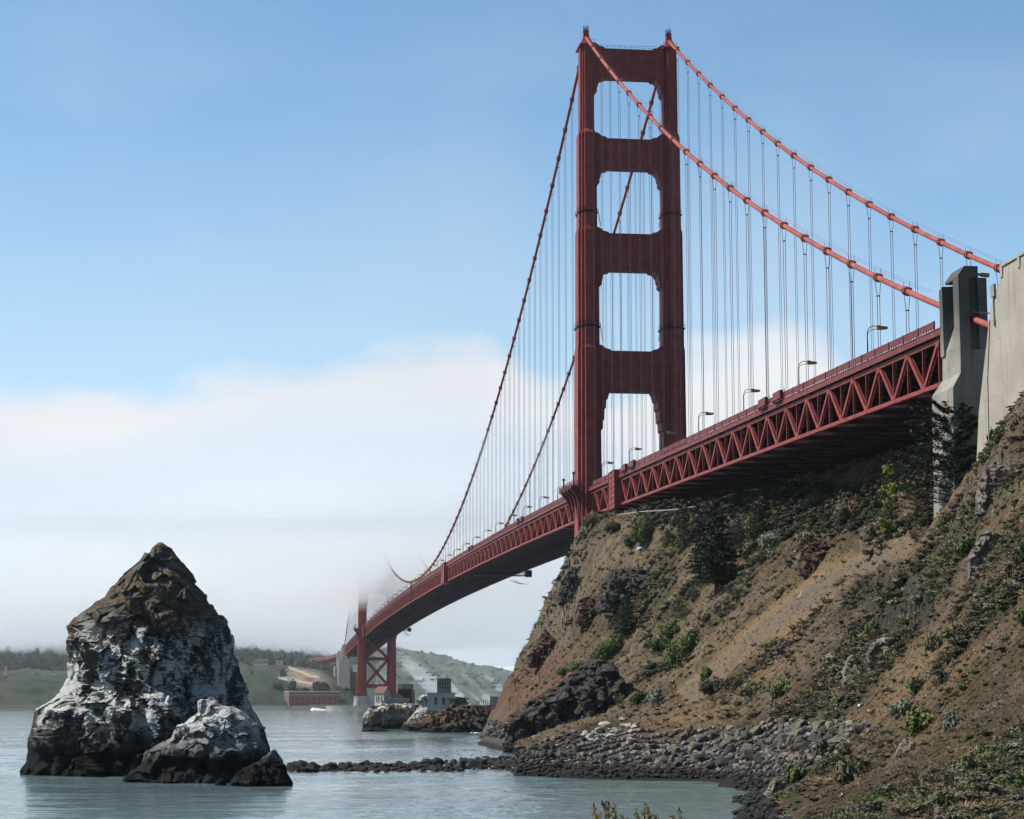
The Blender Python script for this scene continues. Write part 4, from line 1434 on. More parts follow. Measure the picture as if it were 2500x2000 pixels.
# ================================================================== ROCKS
def rock(name, D, left, right, off, scale, m, depth=.8, nth=260, nz=180, amp=1.0, strata=.5, sink=2.5, seed=0.0, rot=.35, n_exp=2.4):
    """a rock standing D metres away; left/right = its outline in a crop of the photograph (origin off, magnification scale)"""
    cv = lambda L: np.array([P(off[0] + x / scale, off[1] + y / scale, D) for x, y in L])
    Lw, Rw = cv(left), cv(right)
    c0 = P(off[0] + (left[-1][0] + right[-1][0]) / 2 / scale, 1800, D)
    dr = np.array([c0[0] - CAM[0], c0[1] - CAM[1]]); dr /= np.hypot(*dr)
    er = np.array([dr[1], -dr[0]])
    lx = (Lw[:, :2] - c0[:2]) @ er; rx = (Rw[:, :2] - c0[:2]) @ er
    ztop = max(Lw[0, 2], Rw[0, 2])
    # outlines as functions of height (monotone in order)
    def prof(x, z):
        o = np.argsort(z, kind='stable')
        return z[o], x[o]
    zl, xl = prof(lx, Lw[:, 2]); zr, xr = prof(rx, Rw[:, 2])
    zs = ztop - (ztop + sink) * np.linspace(0, 1, nz) ** 1.0
    a = np.interp(zs, zl, xl); b = np.interp(zs, zr, xr)
    cx = (a + b) / 2; hw = np.maximum((b - a) / 2, .05)
    th = np.linspace(0, 2 * math.pi, nth, endpoint=False)
    ct, st = np.cos(th), np.sin(th)
    rr = (np.abs(ct) ** n_exp + np.abs(st) ** n_exp) ** (-1 / n_exp)
    U = cx[:, None] + hw[:, None] * ct * rr
    W = depth * hw[:, None] * st * rr
    Z = np.repeat(zs[:, None], nth, 1)
    X = c0[0] + er[0] * U + dr[0] * W; Y = c0[1] + er[1] * U + dr[1] * W
    # outward direction in plan
    nx, ny = er[0] * ct + dr[0] * st, er[1] * ct + dr[1] * st
    S = hw[:, None] / max(hw.max(), .1)
    k = np.clip(hw.max() / 9, .35, 1.1)
    q = (X + seed * 7, Y + seed * 3, Z)
    ang = X * math.cos(rot) + Y * math.sin(rot)
    d = 1.3 * k * (ridged(q[0] / (8 * k), q[1] / (8 * k), q[2] / (11 * k), 3) - .3)
    d = d + .6 * k * fbm(q[0] / (4 * k), q[1] / (4 * k), q[2] / (4 * k), 3)
    sq = (Z * .45 + ang * .9) / (3.1 * k) + 1.1 * fbm(q[0] / (5 * k), q[1] / (5 * k), q[2] / (5 * k), 3)
    d = d + strata * k * (np.abs(sq - np.floor(sq) - .5) * 2 - .5)
    d = d + .40 * k * (ridged(q[0] / (1.9 * k), q[1] / (1.9 * k), q[2] / (2.6 * k), 4, .6) - .25)
    d = d + .22 * k * (ridged(q[0] / (.8 * k), q[1] / (.8 * k), q[2] / (1.0 * k), 3, .6) - .3)
    d = d + 1.7 * k * facets(q[0] / (4.4 * k), q[1] / (4.4 * k), q[2] / (5.5 * k), 5, 1.0, .35) + .95 * k * facets(q[0] / (1.6 * k), q[1] / (1.6 * k), q[2] / (2.0 * k), 11, .9, .4)
    d = d * amp * np.clip(.25 + S * 1.3, 0, 1)
    front = np.abs(st)[None, :]
    d = d * (.30 + .9 * front)                         # keep the outline, carve the faces
    X = X + nx * d; Y = Y + ny * d
    Z = Z + .5 * d * np.clip(1 - S * 1.2, 0, 1) + .25 * k * amp * fbm(q[0] / (2 * k), q[1] / (2 * k), q[2] / (2 * k), 3) * np.clip((ztop - Z) / 2, 0, 1)
    V = np.stack([X, Y, Z], -1).reshape(-1, 3)
    top = np.array([[X[0].mean(), Y[0].mean(), Z[0].mean() + .02]])
    F = grid_faces(nz, nth, True)
    n0 = len(V)
    V = np.concatenate([V, top])
    me = bpy.data.meshes.new(name)
    fs = F.tolist() + [(n0, (j + 1) % nth, j) for j in range(nth)]
    me.from_pydata(V.tolist(), [], fs); me.update()
    me.polygons.foreach_set('use_smooth', [False] * len(me.polygons))
    me.materials.append(m)
    return link(name, me)


O1, S1 = (0, 1250), 2.3
tag(rock('sea_stack', 310,
         [(890, 180), (850, 212), (820, 245), (790, 290), (745, 325), (700, 360), (640, 420), (605, 460), (570, 500), (500, 545), (430, 600), (385, 645), (400, 690), (378, 760), (385, 850), (378, 940), (370, 980), (320, 1040), (215, 1110), (185, 1180), (170, 1250), (165, 1350), (158, 1400), (125, 1456)],
         [(905, 180), (950, 205), (985, 255), (1030, 290), (1085, 350), (1110, 400), (1150, 450), (1190, 520), (1240, 605), (1290, 700), (1315, 780), (1340, 850), (1360, 950), (1390, 1030), (1430, 1130), (1470, 1210), (1490, 1290), (1505, 1350), (1510, 1456)],
         O1, S1, M['stack'], .78, 400, 350, 1.0, .30, seed=1.2, n_exp=1.4), 'tall pointed sea stack streaked with white guano in the bay', 'rock')
tag(rock('rock_islet', 279,
         [(1180, 1040), (1120, 1072), (1122, 1130), (1050, 1180), (990, 1215), (960, 1270), (880, 1310), (820, 1350), (790, 1420), (740, 1460), (712, 1497)],
         [(1195, 1040), (1225, 1062), (1245, 1090), (1310, 1098), (1370, 1140), (1420, 1190), (1470, 1250), (1500, 1330), (1512, 1400), (1515, 1497)],
         O1, S1, M['stack_low'], .7, 260, 170, .9, .30, seed=3.1, n_exp=1.45), 'low guano-whitened rock leaning against the front of the tall sea stack', 'rock')
tag(rock('rock_islet', 265,
         [(1535, 1335), (1490, 1372), (1462, 1400), (1400, 1422), (1340, 1462), (1297, 1520)],
         [(1550, 1338), (1575, 1375), (1600, 1420), (1612, 1470), (1640, 1518)],
         O1, S1, M['stack_low'], .7, 180, 110, .8, .5, seed=5.3), 'small pale-tipped rock at the right foot of the sea stack', 'rock')
tag(rock('rock_islet', 266, [(1238, 1496), (1222, 1508), (1210, 1530)], [(1246, 1496), (1262, 1510), (1275, 1530)], O1, S1, M['outcrop'], .8, 60, 30, .5, .3, 1, seed=6), 'tiny dark rock awash before the guano-whitened rock', 'rock')
O6, S6 = (1200, 1550), 3.08
tag(rock('rock_outcrop', 428,
         [(780, 193), (720, 203), (640, 290), (560, 338), (480, 400), (400, 450), (330, 500), (262, 560), (205, 600), (155, 680), (132, 770), (118, 842)],
         [(800, 193), (880, 225), (930, 290), (965, 360), (1000, 430), (1010, 490), (960, 600), (870, 690), (800, 770), (730, 850)],
         O6, S6, M['outcrop'], .95, 300, 220, 1.25, .5, seed=8.8), 'dark craggy outcrop at the foot of the spur above the water', 'rock')
tag(rock('rock_slab', 412, [(330, 762), (260, 775), (200, 790), (170, 815), (165, 848)], [(380, 762), (420, 790), (440, 815), (455, 848)], O6, S6, M['brown_rock'], .8, 120, 50, .5, .3, seed=9.8), 'long pale slab lying at the waterline below the dark outcrop', 'rock')

# ------------------------------------------------------------------ the light station on its point
O8, S8 = (750, 1500), 4.312
LP = 760
tag(rock('rock_point', LP, [(900, 938), (760, 946), (690, 975), (650, 1002), (612, 1050), (602, 1110), (596, 1180)], [(1060, 940), (1150, 950), (1165, 1000), (1150, 1080), (1080, 1150), (1040, 1190)],
         O8, S8, M['lime_rock'], .55, 240, 110, .9, .7, seed=11.2), 'pale streaked rock carrying the old light station', 'rock')
tag(rock('rock_point', LP - 8, [(1215, 850), (1180, 862), (1165, 910), (1190, 960), (1130, 1040), (1060, 1130), (990, 1200)], [(1240, 850), (1330, 870), (1540, 880), (1640, 900), (1760, 890), (1770, 960), (1800, 1200)],
         O8, S8, M['lime_rock'], .35, 260, 130, .9, .6, seed=12.9), 'white and brown rock under the concrete platform beside the light station', 'rock')
tag(rock('rock_shelf', LP - 40, [(1500, 985), (1440, 1000), (1330, 1060), (1220, 1120), (1100, 1180), (1010, 1230)], [(1900, 962), (2180, 955), (2300, 1000), (2330, 1100), (2340, 1270)],
         O8, S8, M['brown_rock'], .30, 380, 120, 1.3, .8, seed=14.4), 'low red-brown rock shelf joining the light station to the spur', 'rock')
tag(rock('rock_shelf', LP - 75, [(1700, 1105), (1560, 1140), (1400, 1180), (1250, 1225), (1150, 1238)], [(1900, 1085), (2120, 1100), (2250, 1150), (2300, 1240), (2310, 1290)],
         O8, S8, M['outcrop'], .35, 320, 90, 1.4, .8, seed=15.7), 'black wave-washed ledge below the red-brown shelf', 'rock')
tag(rock('rock_islet', LP - 60, [(690, 1186), (640, 1205), (575, 1222)], [(740, 1188), (800, 1205), (865, 1228)], O8, S8, M['outcrop'], .4, 100, 30, .6, .4, 1, seed=17.2), 'flat black reef just off the light station rock', 'rock')


def at8(x, y, D=LP):
    return P(O8[0] + x / S8, O8[1] + y / S8, D)


def frame8(x, D=LP):
    """local axes at the light station: r to the right of the picture, f away from the viewer"""
    b = YAW + math.atan((O8[0] + x / S8 - 1250) / FPX)
    return np.array((math.cos(b), -math.sin(b), 0)), np.array((math.sin(b), math.cos(b), 0))


def obox(mb, o, r, f, u0, u1, v0, v1, z0, z1):
    V = [o + r * u + f * v + np.array((0, 0, z)) for z in (z0, z1) for u, v in ((u0, v0), (u1, v0), (u1, v1), (u0, v1))]
    mb.add(V, [(0, 3, 2, 1), (4, 5, 6, 7), (0, 1, 5, 4), (1, 2, 6, 5), (2, 3, 7, 6), (3, 0, 4, 7)])
    return mb


def build_station():
    mpx = LP / FPX / S8                    # metres per crop pixel
    o = at8(805, 965); r, f = frame8(805)
    # turn the building so that its gable end looks right-forward
    a = R(-38); r2 = r * math.cos(a) + f * math.sin(a); f2 = -r * math.sin(a) + f * math.cos(a)
    up = np.array((0, 0, 1.0))
    t_ = thing('light_station', tuple(o), 'white gabled light station with a red roof at the tip of the point', 'building')
    W, L, H, HR = 4.2, 4.3, 4.6, 2.2       # along the long wall (left of the corner), depth, wall and roof height
    mb = MB(); obox(mb, o, r2, f2, -W, 0, 0, L, -1.5, H)
    V = [o + up * H + r2 * u + f2 * v for u, v in ((-W, 0), (0, 0), (0, L), (-W, L))] + [o + up * (H + HR) + r2 * u + f2 * L / 2 for u in (-W, 0)]
    mb.add(V, [(1, 2, 5), (0, 4, 3)])
    mb.build('wall', M['white_wall'], t_)
    mb = MB()
    e = .35
    V = [o + up * (H - .12) + r2 * u + f2 * v for u, v in ((-W - e, -e), (e, -e), (e, L + e), (-W - e, L + e))] + [o + up * (H + HR + .12) + r2 * u + f2 * L / 2 for u in (-W - e, e)]
    V2 = [v + up * .18 for v in V]
    mb.add(V + V2, [(0, 1, 5, 4), (2, 3, 4, 5), (6, 10, 11, 7), (8, 11, 10, 9), (0, 6, 7, 1), (2, 8, 9, 3), (1, 7, 11, 5), (5, 11, 8, 2), (3, 9, 10, 4), (4, 10, 6, 0)])
    mb.build('roof', M['red_roof'], t_)
    for u in (-3.2, -2.3, -1.0):
        mb = MB(); obox(mb, o, r2, f2, u - .26, u + .26, -.06, .05, 1.5, 3.5); w = mb.build('window', M['window'], t_)
        mb = MB(); obox(mb, o, r2, f2, u - .36, u + .36, -.14, .02, 1.34, 1.48); mb.build('sill', M['slab'], w)
    mb = MB(); obox(mb, o, r2, f2, -.7, -.1, -.07, .05, -.1, 2.0); mb.build('door', M['tank_red'], t_)
    mb = MB(); obox(mb, o, r2, f2, -.05, .06, 1.4, 2.4, 2.2, 3.6); mb.build('window', M['window'], t_)
    # annex with arched parapet behind
    o2 = at8(940, 955, LP + 6)
    mb = MB()
    mb.prism([(0, 0)] + [(x, 3.9 + 1.2 * math.sin(math.pi * x / 5.4)) for x in np.linspace(0, 5.4, 9)] + [(5.4, 0)], 0, 4, 1)
    mb.v = [tuple(o2 + r * (x - 2.6) + f * y + up * (z - 1)) for x, y, z in mb.v]
    mb.build('annex', M['grey_wall'], t_)
    # low pale wall in front
    o3 = at8(955, 935, LP - 3)
    t2 = thing('terrace_wall', tuple(o3), 'low pale terrace wall in front of the light station annex', 'wall')
    mb = MB(); obox(mb, o3, r, f, -4.2, 4.2, 0, .6, -1.0, 1.45); mb.build('wall', M['grey_wall'], t2)
    mb = MB(); obox(mb, o3, r, f, -4.3, 4.3, -.15, .75, 1.45, 1.75); mb.build('coping', M['slab'], t2)
    # dark red tank house with a white block on top
    o4 = at8(1035, 935, LP + 9)
    t3 = thing('tank_house', tuple(o4), 'dark rust-red tank house with a pale box on its roof beside the light station', 'building')
    mb = MB(); obox(mb, o4, r, f, -2.9, 2.2, 0, 4, -1, 5.1); mb.build('wall', M['tank_red'], t3)
    mb = MB(); obox(mb, o4, r, f, 2.2, 3.4, -.3, 4, -1, 5.0); mb.build('side_wall', M['grey_wall'], t3)
    mb = MB(); obox(mb, o4, r, f, -2.8, 2.9, .3, 3.6, 5.1, 7.0); mb.build('roof_block', M['grey_wall'], t3)
    mb = MB(); obox(mb, o4, r, f, -2.95, -1.0, .1, 2.2, 5.11, 7.1); mb.build('roof_box', M['slab'], t3)
    # timber landing on posts
    o5 = at8(690, 968, LP - 2)
    t4 = thing('landing_stage', tuple(o5), 'small timber landing on posts at the rock edge left of the station', 'landing')
    mb = MB(); obox(mb, o5, r, f, -1.6, 2.4, -1, 2, -.1, .15); mb.build('floor', M['grey_wall'], t4)
    for u in (-1.4, -.4, .7, 1.8):
        mb = MB(); obox(mb, o5, r, f, u - .1, u + .1, -.9, -.7, -1.6, -.1); mb.build('post', M['grey_wall'], t4)
    mb = MB()
    for u in (-1.6, -.9, -.2): obox(mb, o5, r, f, u - .05, u + .05, -1, -.9, .15, 1.6)
    obox(mb, o5, r, f, -1.6, -.1, -1, -.9, 1.5, 1.62)
    mb.build('railing', M['grey_wall'], t4)
    # beacon mast
    o6 = at8(760, 790, LP + 12)
    t5 = thing('beacon_mast', tuple(o6 - up * 6), 'thin lattice beacon mast behind the light station roof', 'mast')
    mb = MB()
    for du in (-.7, .7): mb.bar(o6 - up * 6 + r * du, o6 + up * .4 + r * du * .5, .14)
    for k in range(6): mb.bar(o6 - up * (6 - k) - r * .65, o6 - up * (5 - k) + r * .65, .1)
    mb.build('lattice', M['dark_and_shaded_steel'], t5)
    mb = MB(); obox(mb, o6, r, f, -1.2, 1.2, -.6, .6, .4, .7); mb.tube([o6 + up * .6, o6 + up * 3.2], .06, 5); mb.build('beacon', M['dark_and_shaded_steel'], t5)
    # concrete platform and the caged shed on it
    o7 = at8(1400, 980, LP - 12)
    t6 = thing('gun_platform', tuple(o7), 'whitewashed concrete platform on the rock right of the station', 'platform')
    mb = MB(); obox(mb, o7, r, f, -4.6, 5.3, 0, 8, -1.2, 4.9); mb.build('wall', M['white_wall'], t6)
    mb = MB(); obox(mb, o7, r, f, -4.9, 5.8, -.3, 8.2, 4.9, 5.25); mb.build('coping', M['slab'], t6)
    for u in (-1.6, 1.2):
        mb = MB(); obox(mb, o7, r, f, u - .5, u + .5, -.05, .05, 1.0, 3.6); mb.build('doorway', M['window'], t6)
    mb = MB(); obox(mb, o7, r, f, 1.2, 5.6, -1.6, -.01, -1.4, .6); mb.build('step', M['slab'], t6)
    o8 = o7 + up * 5.25 + f * 2
    t7 = thing('caged_shed', tuple(o8), 'square slatted grey shed standing on the whitewashed platform', 'shed')
    mb = MB(); obox(mb, o8, r, f, -1.0, 3.8, 0, 4, 0, 4.9); mb.build('wall', M['galv'], t7)
    mb = MB(); obox(mb, o8, r, f, -1.2, 4.0, -.2, 4.2, 4.9, 5.15); mb.build('roof', M['grey_wall'], t7)
    for k in range(6):
        u = -1.0 + 4.8 * k / 5
        mb = MB(); obox(mb, o8, r, f, u - .09, u + .09, -.14, .0, 0, 4.9); mb.build('batten', M['dark_and_shaded_steel'], t7)
    for z in (1.6, 3.3):
        mb = MB(); obox(mb, o8, r, f, -1.1, 3.9, -.2, -.05, z, z + .14); mb.build('rail', M['dark_and_shaded_steel'], t7)
    # fence posts and a board screen further right
    for k in range(7):
        q = at8(1790 + k * 22, 950, LP - 10)
        tag(MB().bar(q - up * 1.4, q + up * (1.2 + .4 * random.random()), .16).build('fence_post', M['bark']), 'weathered fence post on the shelf between platform and spur', 'post', 'fence posts on the shelf')
    q = at8(1995, 955, LP - 30)
    mb = MB()
    sc_ = thing('board_screen', tuple(q), 'grey upright board screen where the shelf meets the spur', 'fence')
    for k in range(7):
        mb = MB(); obox(mb, q, r, f, -2.3 + k * .64, -1.72 + k * .64, 0, .1, -1.5, 2.9 + .25 * random.random()); mb.build('board', M['grey_wall'], sc_)
build_station()


# ================================================================== SOUTH END
def build_south():
    # tower piers: stepped concrete pedestals inside an oval fender
    for Y0 in (1280,):
        pr = thing('tower_pier', (0, Y0, 0), 'oval concrete fender and pedestals round the far tower base', 'pier')
        for sx in (-1, 1):
            mb = MB()
            cx = sx * 13.7
            oct_ = lambda w, v: [(w, -v * .6), (w, v * .6), (w * .6, v), (-w * .6, v), (-w, v * .6), (-w, -v * .6), (-w * .6, -v), (w * .6, -v)]
            mb.loft([[(cx + x, Y0 + y, z) for x, y in oct_(w, v)] for z, w, v in ((-4, 8.0, 11.5), (5, 7.6, 11.0), (5.2, 7.0, 10.4), (12.2, 6.6, 10.0), (12.4, 6.9, 10.3), (13.4, 6.9, 10.3))])
            mb.build('pedestal', M['concrete_far'], pr)
            for k in range(6):
                x = cx - 5 + 2 * k
                MB().box(x - .35, x + .35, Y0 - 10.9, Y0 - 10.2, 1, 12).build('rib', M['concrete_far'], pr)
        n = 56
        st = []
        for k in range(n):
            a = 2 * math.pi * k / n
            st.append((math.copysign(abs(math.cos(a)) ** .75, math.cos(a)), math.copysign(abs(math.sin(a)) ** .75, math.sin(a))))
        mb = MB()
        R0 = [[(46 * x * s, Y0 + 25 * y * s, z) for x, y in st] for s, z in ((1, -4), (1, 4.6), (.93, 4.6), (.93, 1.5))]
        mb.loft(R0, False)
        mb.build('fender', M['concrete_far'], pr)
    # concrete pylons
    for k, (Y0, ztop, w) in enumerate(((1628, 66.5, 6), (1735, 62, 6))):
        lab = ('tall concrete end pylon right behind the brick fort', 'second concrete pylon, further back beside the arch')[k]
        t_ = thing('concrete_pylon', (-14, Y0, 0), lab, 'pylon')
        for sx in (-1, 1):
            cx = sx * 14
            mb = MB()
            mb.loft([[(cx - hw, Y0 - hv, z), (cx + hw, Y0 - hv, z), (cx + hw, Y0 + hv, z), (cx - hw, Y0 + hv, z)] for z, hw, hv in ((-3, 6.4, 8.4), (ztop - 14, 6.0, 8.0), (ztop - 13.9, 3.4, 5), (ztop, 3.2, 4.6))])
            mb.build('shaft', M['concrete_far'], t_)
            MB().box(cx - 2.2, cx + 2.2, Y0 - 3.2, Y0 + 3.2, ztop, ztop + 3.4).build('cap', M['concrete_far'], t_)
        MB().box(-8, 8, Y0 - 6, Y0 + 6, zc(1600) - TD - 8, zc(1600) - TD - 1.5).build('cross_beam', M['concrete_far'], t_)
        MB().box(-7.98, 7.98, Y0 - 1, Y0 + 1, -3, 40).build('infill_wall', M['tank_red'], t_)
    # steel arch and approach viaduct behind the fort
    va = thing('arch_viaduct', (0, 1780, 0), 'dark red steel arch and trestle viaduct behind the brick fort', 'viaduct')
    path = [(0, 1640), (0, 1740), (-12, 1850), (-55, 1960), (-115, 2055), (-190, 2140)]
    zdk = [63.5, 61.5, 58.5, 55, 52, 49]
    mb = MB()
    for (x0, y0), (x1, y1), z0, z1 in zip(path[:-1], path[1:], zdk[:-1], zdk[1:]):
        mb.bar((x0, y0, z0), (x1, y1, z1), 27, 2.4)
    mb.build('deck', M['orange_rail'], va)
    mb = MB()
    for (x0, y0), (x1, y1), z0, z1 in zip(path[:-1], path[1:], zdk[:-1], zdk[1:]):
        for s in (-12.5, 12.5):
            mb.bar((x0 + s, y0, z0 + 2), (x1 + s, y1, z1 + 2), .4, 1.4)
    mb.build('railing', M['orange_rail'], va)
    mb = MB()
    for s in (-11.5, 11.5):
        ax = np.linspace(0, 1, 11)
        lo = [(s, 1640 + 96 * t, 22 + 26 * math.sin(math.pi * t)) for t in ax]
        hi = [(s, 1640 + 96 * t, 28 + 27 * math.sin(math.pi * t)) for t in ax]
        for i in range(10):
            mb.bar(lo[i], lo[i + 1], .9); mb.bar(hi[i], hi[i + 1], .9); mb.bar(lo[i], hi[i + 1], .5)
            mb.bar(hi[i], (s, hi[i][1], 60), .5)
    mb.build('arch', M['orange'], va)
    for (x, y) in ((-9, 1830), (-45, 1935), (-95, 2020), (-150, 2095)):
        z = np.interp(y, [p_[1] for p_ in path], zdk)
        mb = MB()
        for sx in (-9, 9):
            for sy in (-5, 5): mb.bar((x + sx, y + sy, 5), (x + sx * .8, y + sy * .8, z - 1), 1.1)
        for zz in np.linspace(12, z - 3, 5):
            mb.bar((x - 9, y - 5, zz), (x + 9, y - 5, zz), .6)
            mb.bar((x - 9, y - 5, zz - 8), (x + 9, y - 5, zz), .5)
        mb.build('trestle', M['orange'], va)
    mb = MB()
    for (x0, y0), (x1, y1), z0, z1 in zip(path[1:-1], path[2:], zdk[1:-1], zdk[2:]):
        for s in (-9, 9):
            mb.bar((x0 + s, y0, z0 - 7), (x1 + s, y1, z1 - 7), .7)
            for i in range(8):
                t0, t1 = i / 8, (i + 1) / 8
                q = lambda t, d: (x0 + s + (x1 - x0) * t, y0 + (y1 - y0) * t, z0 + (z1 - z0) * t - d)
                mb.bar(q(t0, 7 if i % 2 else 1), q(t1, 1 if i % 2 else 7), .5)
    mb.build('truss', M['orange'], va)
    # brick fort
    O, S = (560, 1540), 7.187
    def A(x, y, D): return P(O[0] + x / S, O[1] + y / S, D)
    D0 = 2105
    c0, c1, c2 = A(1035, 1310, D0), A(1925, 1310, D0), A(965, 1310, D0 + 22)
    fort = thing('brick_fort', tuple((c0 + c1) / 2), 'low dark brick fort on the far shore beside the tower', 'fort')
    up = np.array((0, 0, 1.0))
    zt = A(1200, 1078, D0)[2]
    dirn = (c1 - c0) / np.linalg.norm(c1 - c0)
    bk = np.array((-dirn[1], dirn[0], 0)) * 40
    ring = [c0, c1, c1 + bk, c2 + bk, c2]
    mb = MB(); mb.loft([[(q[0], q[1], 2) for q in ring], [(q[0], q[1], zt) for q in ring]]); mb.build('wall', M['brick'], fort)
    ctr = sum(ring) / 5
    big = [ctr + (q - ctr) * 1.012 for q in ring]
    mb = MB(); mb.loft([[(q[0], q[1], zt + .0) for q in big], [(q[0], q[1], zt + 1.0) for q in big]]); mb.build('coping', M['coping'], fort)
    big = [ctr + (q - ctr) * 1.006 for q in ring]
    mb = MB(); mb.loft([[(q[0], q[1], zt - 3.0) for q in big], [(q[0], q[1], zt - 2.6) for q in big]], False); mb.build('string_course', M['coping'], fort)
    nrm = -bk / np.linalg.norm(bk)
    for row, zz in enumerate((6.0, 10.2)):
        for k in range(9):
            q = c0 + (c1 - c0) * (k + .7) / 9.4 + nrm * .06
            mb = MB(); obox(mb, np.array((q[0], q[1], 0)), dirn, nrm, -.6, .6, -.2, .1, zz, zz + 1.7); mb.build('gun_port', M['window'], fort)
    q = c0 + nrm * .2
    mb = MB(); obox(mb, np.array((q[0], q[1], 0)), dirn, nrm, -.7, .7, -.6, .5, 2, zt); mb.build('corner_quoin', M['coping'], fort)
    f0 = A(1455, 1065, D0 + 25); f1 = A(1455, 845, D0 + 25)
    fl = thing('flag_pole', tuple(f0 - up * 5), 'tall white flagpole with a red and white flag on the brick fort', 'flagpole')
    mb = MB(); mb.tube([f0 - up * 5, f1], [.28, .16], 6); mb.build('pole', M['slab'], fl)
    mb = MB()
    fz = A(1440, 872, D0 + 25)
    for k in range(7):
        mb2 = MB(); obox(mb2, np.array((f1[0], f1[1], fz[2] - 1.6 + k * .62)), dirn, nrm, -6.0, -.2, -.06, .06, 0, .6)
        mb2.build('stripe', M['cone'] if k % 2 == 0 else M['slab'], fl)
    MB().box(f1[0] - 2.6, f1[0] - .2, f1[1] - .12, f1[1] + .12, fz[2] + .9, fz[2] + 2.76).build('canton', M['tarp'], fl)
    # sea wall along the far shore
    mb = MB()
    pts = [P(x, 1722, 2085 - (x > 600) * 12) for x in (-300, 0, 220, 400, 560, 700, 835)]
    for a, b in zip(pts[:-1], pts[1:]):
        mb.bar((a[0], a[1], .9), (b[0], b[1], .9), 6, 6)
    tag(mb.build('sea_wall', M['concrete_far']), 'long low grey sea wall along the far shore', 'sea wall')
    # toll plaza building
    D1 = 2475
    o = A(560, 582, D1); b = YAW + math.atan((O[0] + 560 / S - 1250) / FPX)
    r, f = np.array((math.cos(b), -math.sin(b), 0)), np.array((math.sin(b), math.cos(b), 0))
    tp = thing('toll_house', tuple(o), 'long pale arcaded building on the bluff above the far shore', 'building')
    mb = MB(); obox(mb, o, r, f, -8, 8, 0, 10, -3, 5.5); mb.build('wall', M['white_wall'], tp)
    mb = MB(); obox(mb, o, r, f, -8.5, 8.5, -.5, 10.5, 5.5, 6.6); mb.build('roof', M['red_roof'], tp)
    for k in range(6):
        mb = MB(); obox(mb, o, r, f, -7 + k * 2.6, -5.6 + k * 2.6, -.08, .05, 0, 4); mb.build('arch_opening', M['window'], tp)
    o = A(880, 575, D1); tq = thing('kiosk', tuple(o), 'small white kiosk at the viaduct end of the bluff', 'building')
    mb = MB(); obox(mb, o, r, f, -4, 4, 0, 6, -2, 3.4); mb.build('wall', M['slab'], tq)
    mb = MB(); obox(mb, o, r, f, -4.4, 4.4, -.4, 6.4, 3.4, 4.0); mb.build('roof', M['red_roof'], tq)
    mb = MB(); obox(mb, o, r, f, -1, .6, -.06, .05, 0, 2.2); mb.build('door', M['window'], tq)
    # houses up the left hillside
    hs = [(6, 1660, 12, 'left end of the lit row of four'), (24, 1657, 13, 'second in the lit row of four'), (42, 1655, 14, 'third and tallest in the lit row of four'), (58, 1659, 9, 'right end of the lit row of four'),
          (103, 1646, 10, 'alone among dark trees, closer to the row'), (135, 1645, 10, 'alone among dark trees, closer to the sea stack'), (14, 1632, 7, 'small and high, half lost in mist')]
    for x, y, w, lab in hs:
        D2 = 2350
        o = P(x, y, D2); b = YAW + math.atan((x - 1250) / FPX)
        r, f = np.array((math.cos(b), -math.sin(b), 0)), np.array((math.sin(b), math.cos(b), 0))
        wd = w / FPX * D2 / 2
        t_ = thing('house', tuple(o), 'far hillside house, ' + lab, 'house')
        h = wd * .95
        mb = MB(); obox(mb, o, r, f, -wd, wd, 0, 7, -8, h)
        mb.add([o + up * h - r * wd, o + up * h + r * wd, o + up * (h + wd * .8)], [(0, 1, 2)])
        mb.build('wall', M['white_wall'], t_)
        mb = MB()
        for s in (-1, 1):
            a_, b_ = o + up * (h - .2) + r * s * (wd + .4), o + up * (h + wd * .8 + .2)
            mb.add([a_ - f * .5, b_ - f * .5, b_ + f * 7.5, a_ + f * 7.5] + [v + up * .35 for v in (a_ - f * .5, b_ - f * .5, b_ + f * 7.5, a_ + f * 7.5)],
                   [(0, 1, 2, 3), (4, 7, 6, 5), (0, 4, 5, 1), (1, 5, 6, 2), (2, 6, 7, 3), (3, 7, 4, 0)])
        mb.build('roof', M['red_roof'], t_)
        for s in (-.5, .5):
            mb = MB(); obox(mb, o, r, f, s * wd - .5, s * wd + .5, -.08, .05, h * .35, h * .8); mb.build('window', M['window'], t_)
build_south()


# ================================================================== FOG AND AIR
def volume_mat(name, dens, color, aniso):
    m = bpy.data.materials.new(name); m.use_nodes = True
    nt = m.node_tree
    for n in list(nt.nodes): nt.nodes.remove(n)
    pv = nt.nodes.new('ShaderNodeVolumePrincipled')
    pv.inputs['Color'].default_value = (*color, 1); pv.inputs['Density'].default_value = dens
    pv.inputs['Anisotropy'].default_value = aniso
    out = nt.nodes.new('ShaderNodeOutputMaterial')
    nt.links.new(pv.outputs[0], out.inputs['Volume'])
    return m


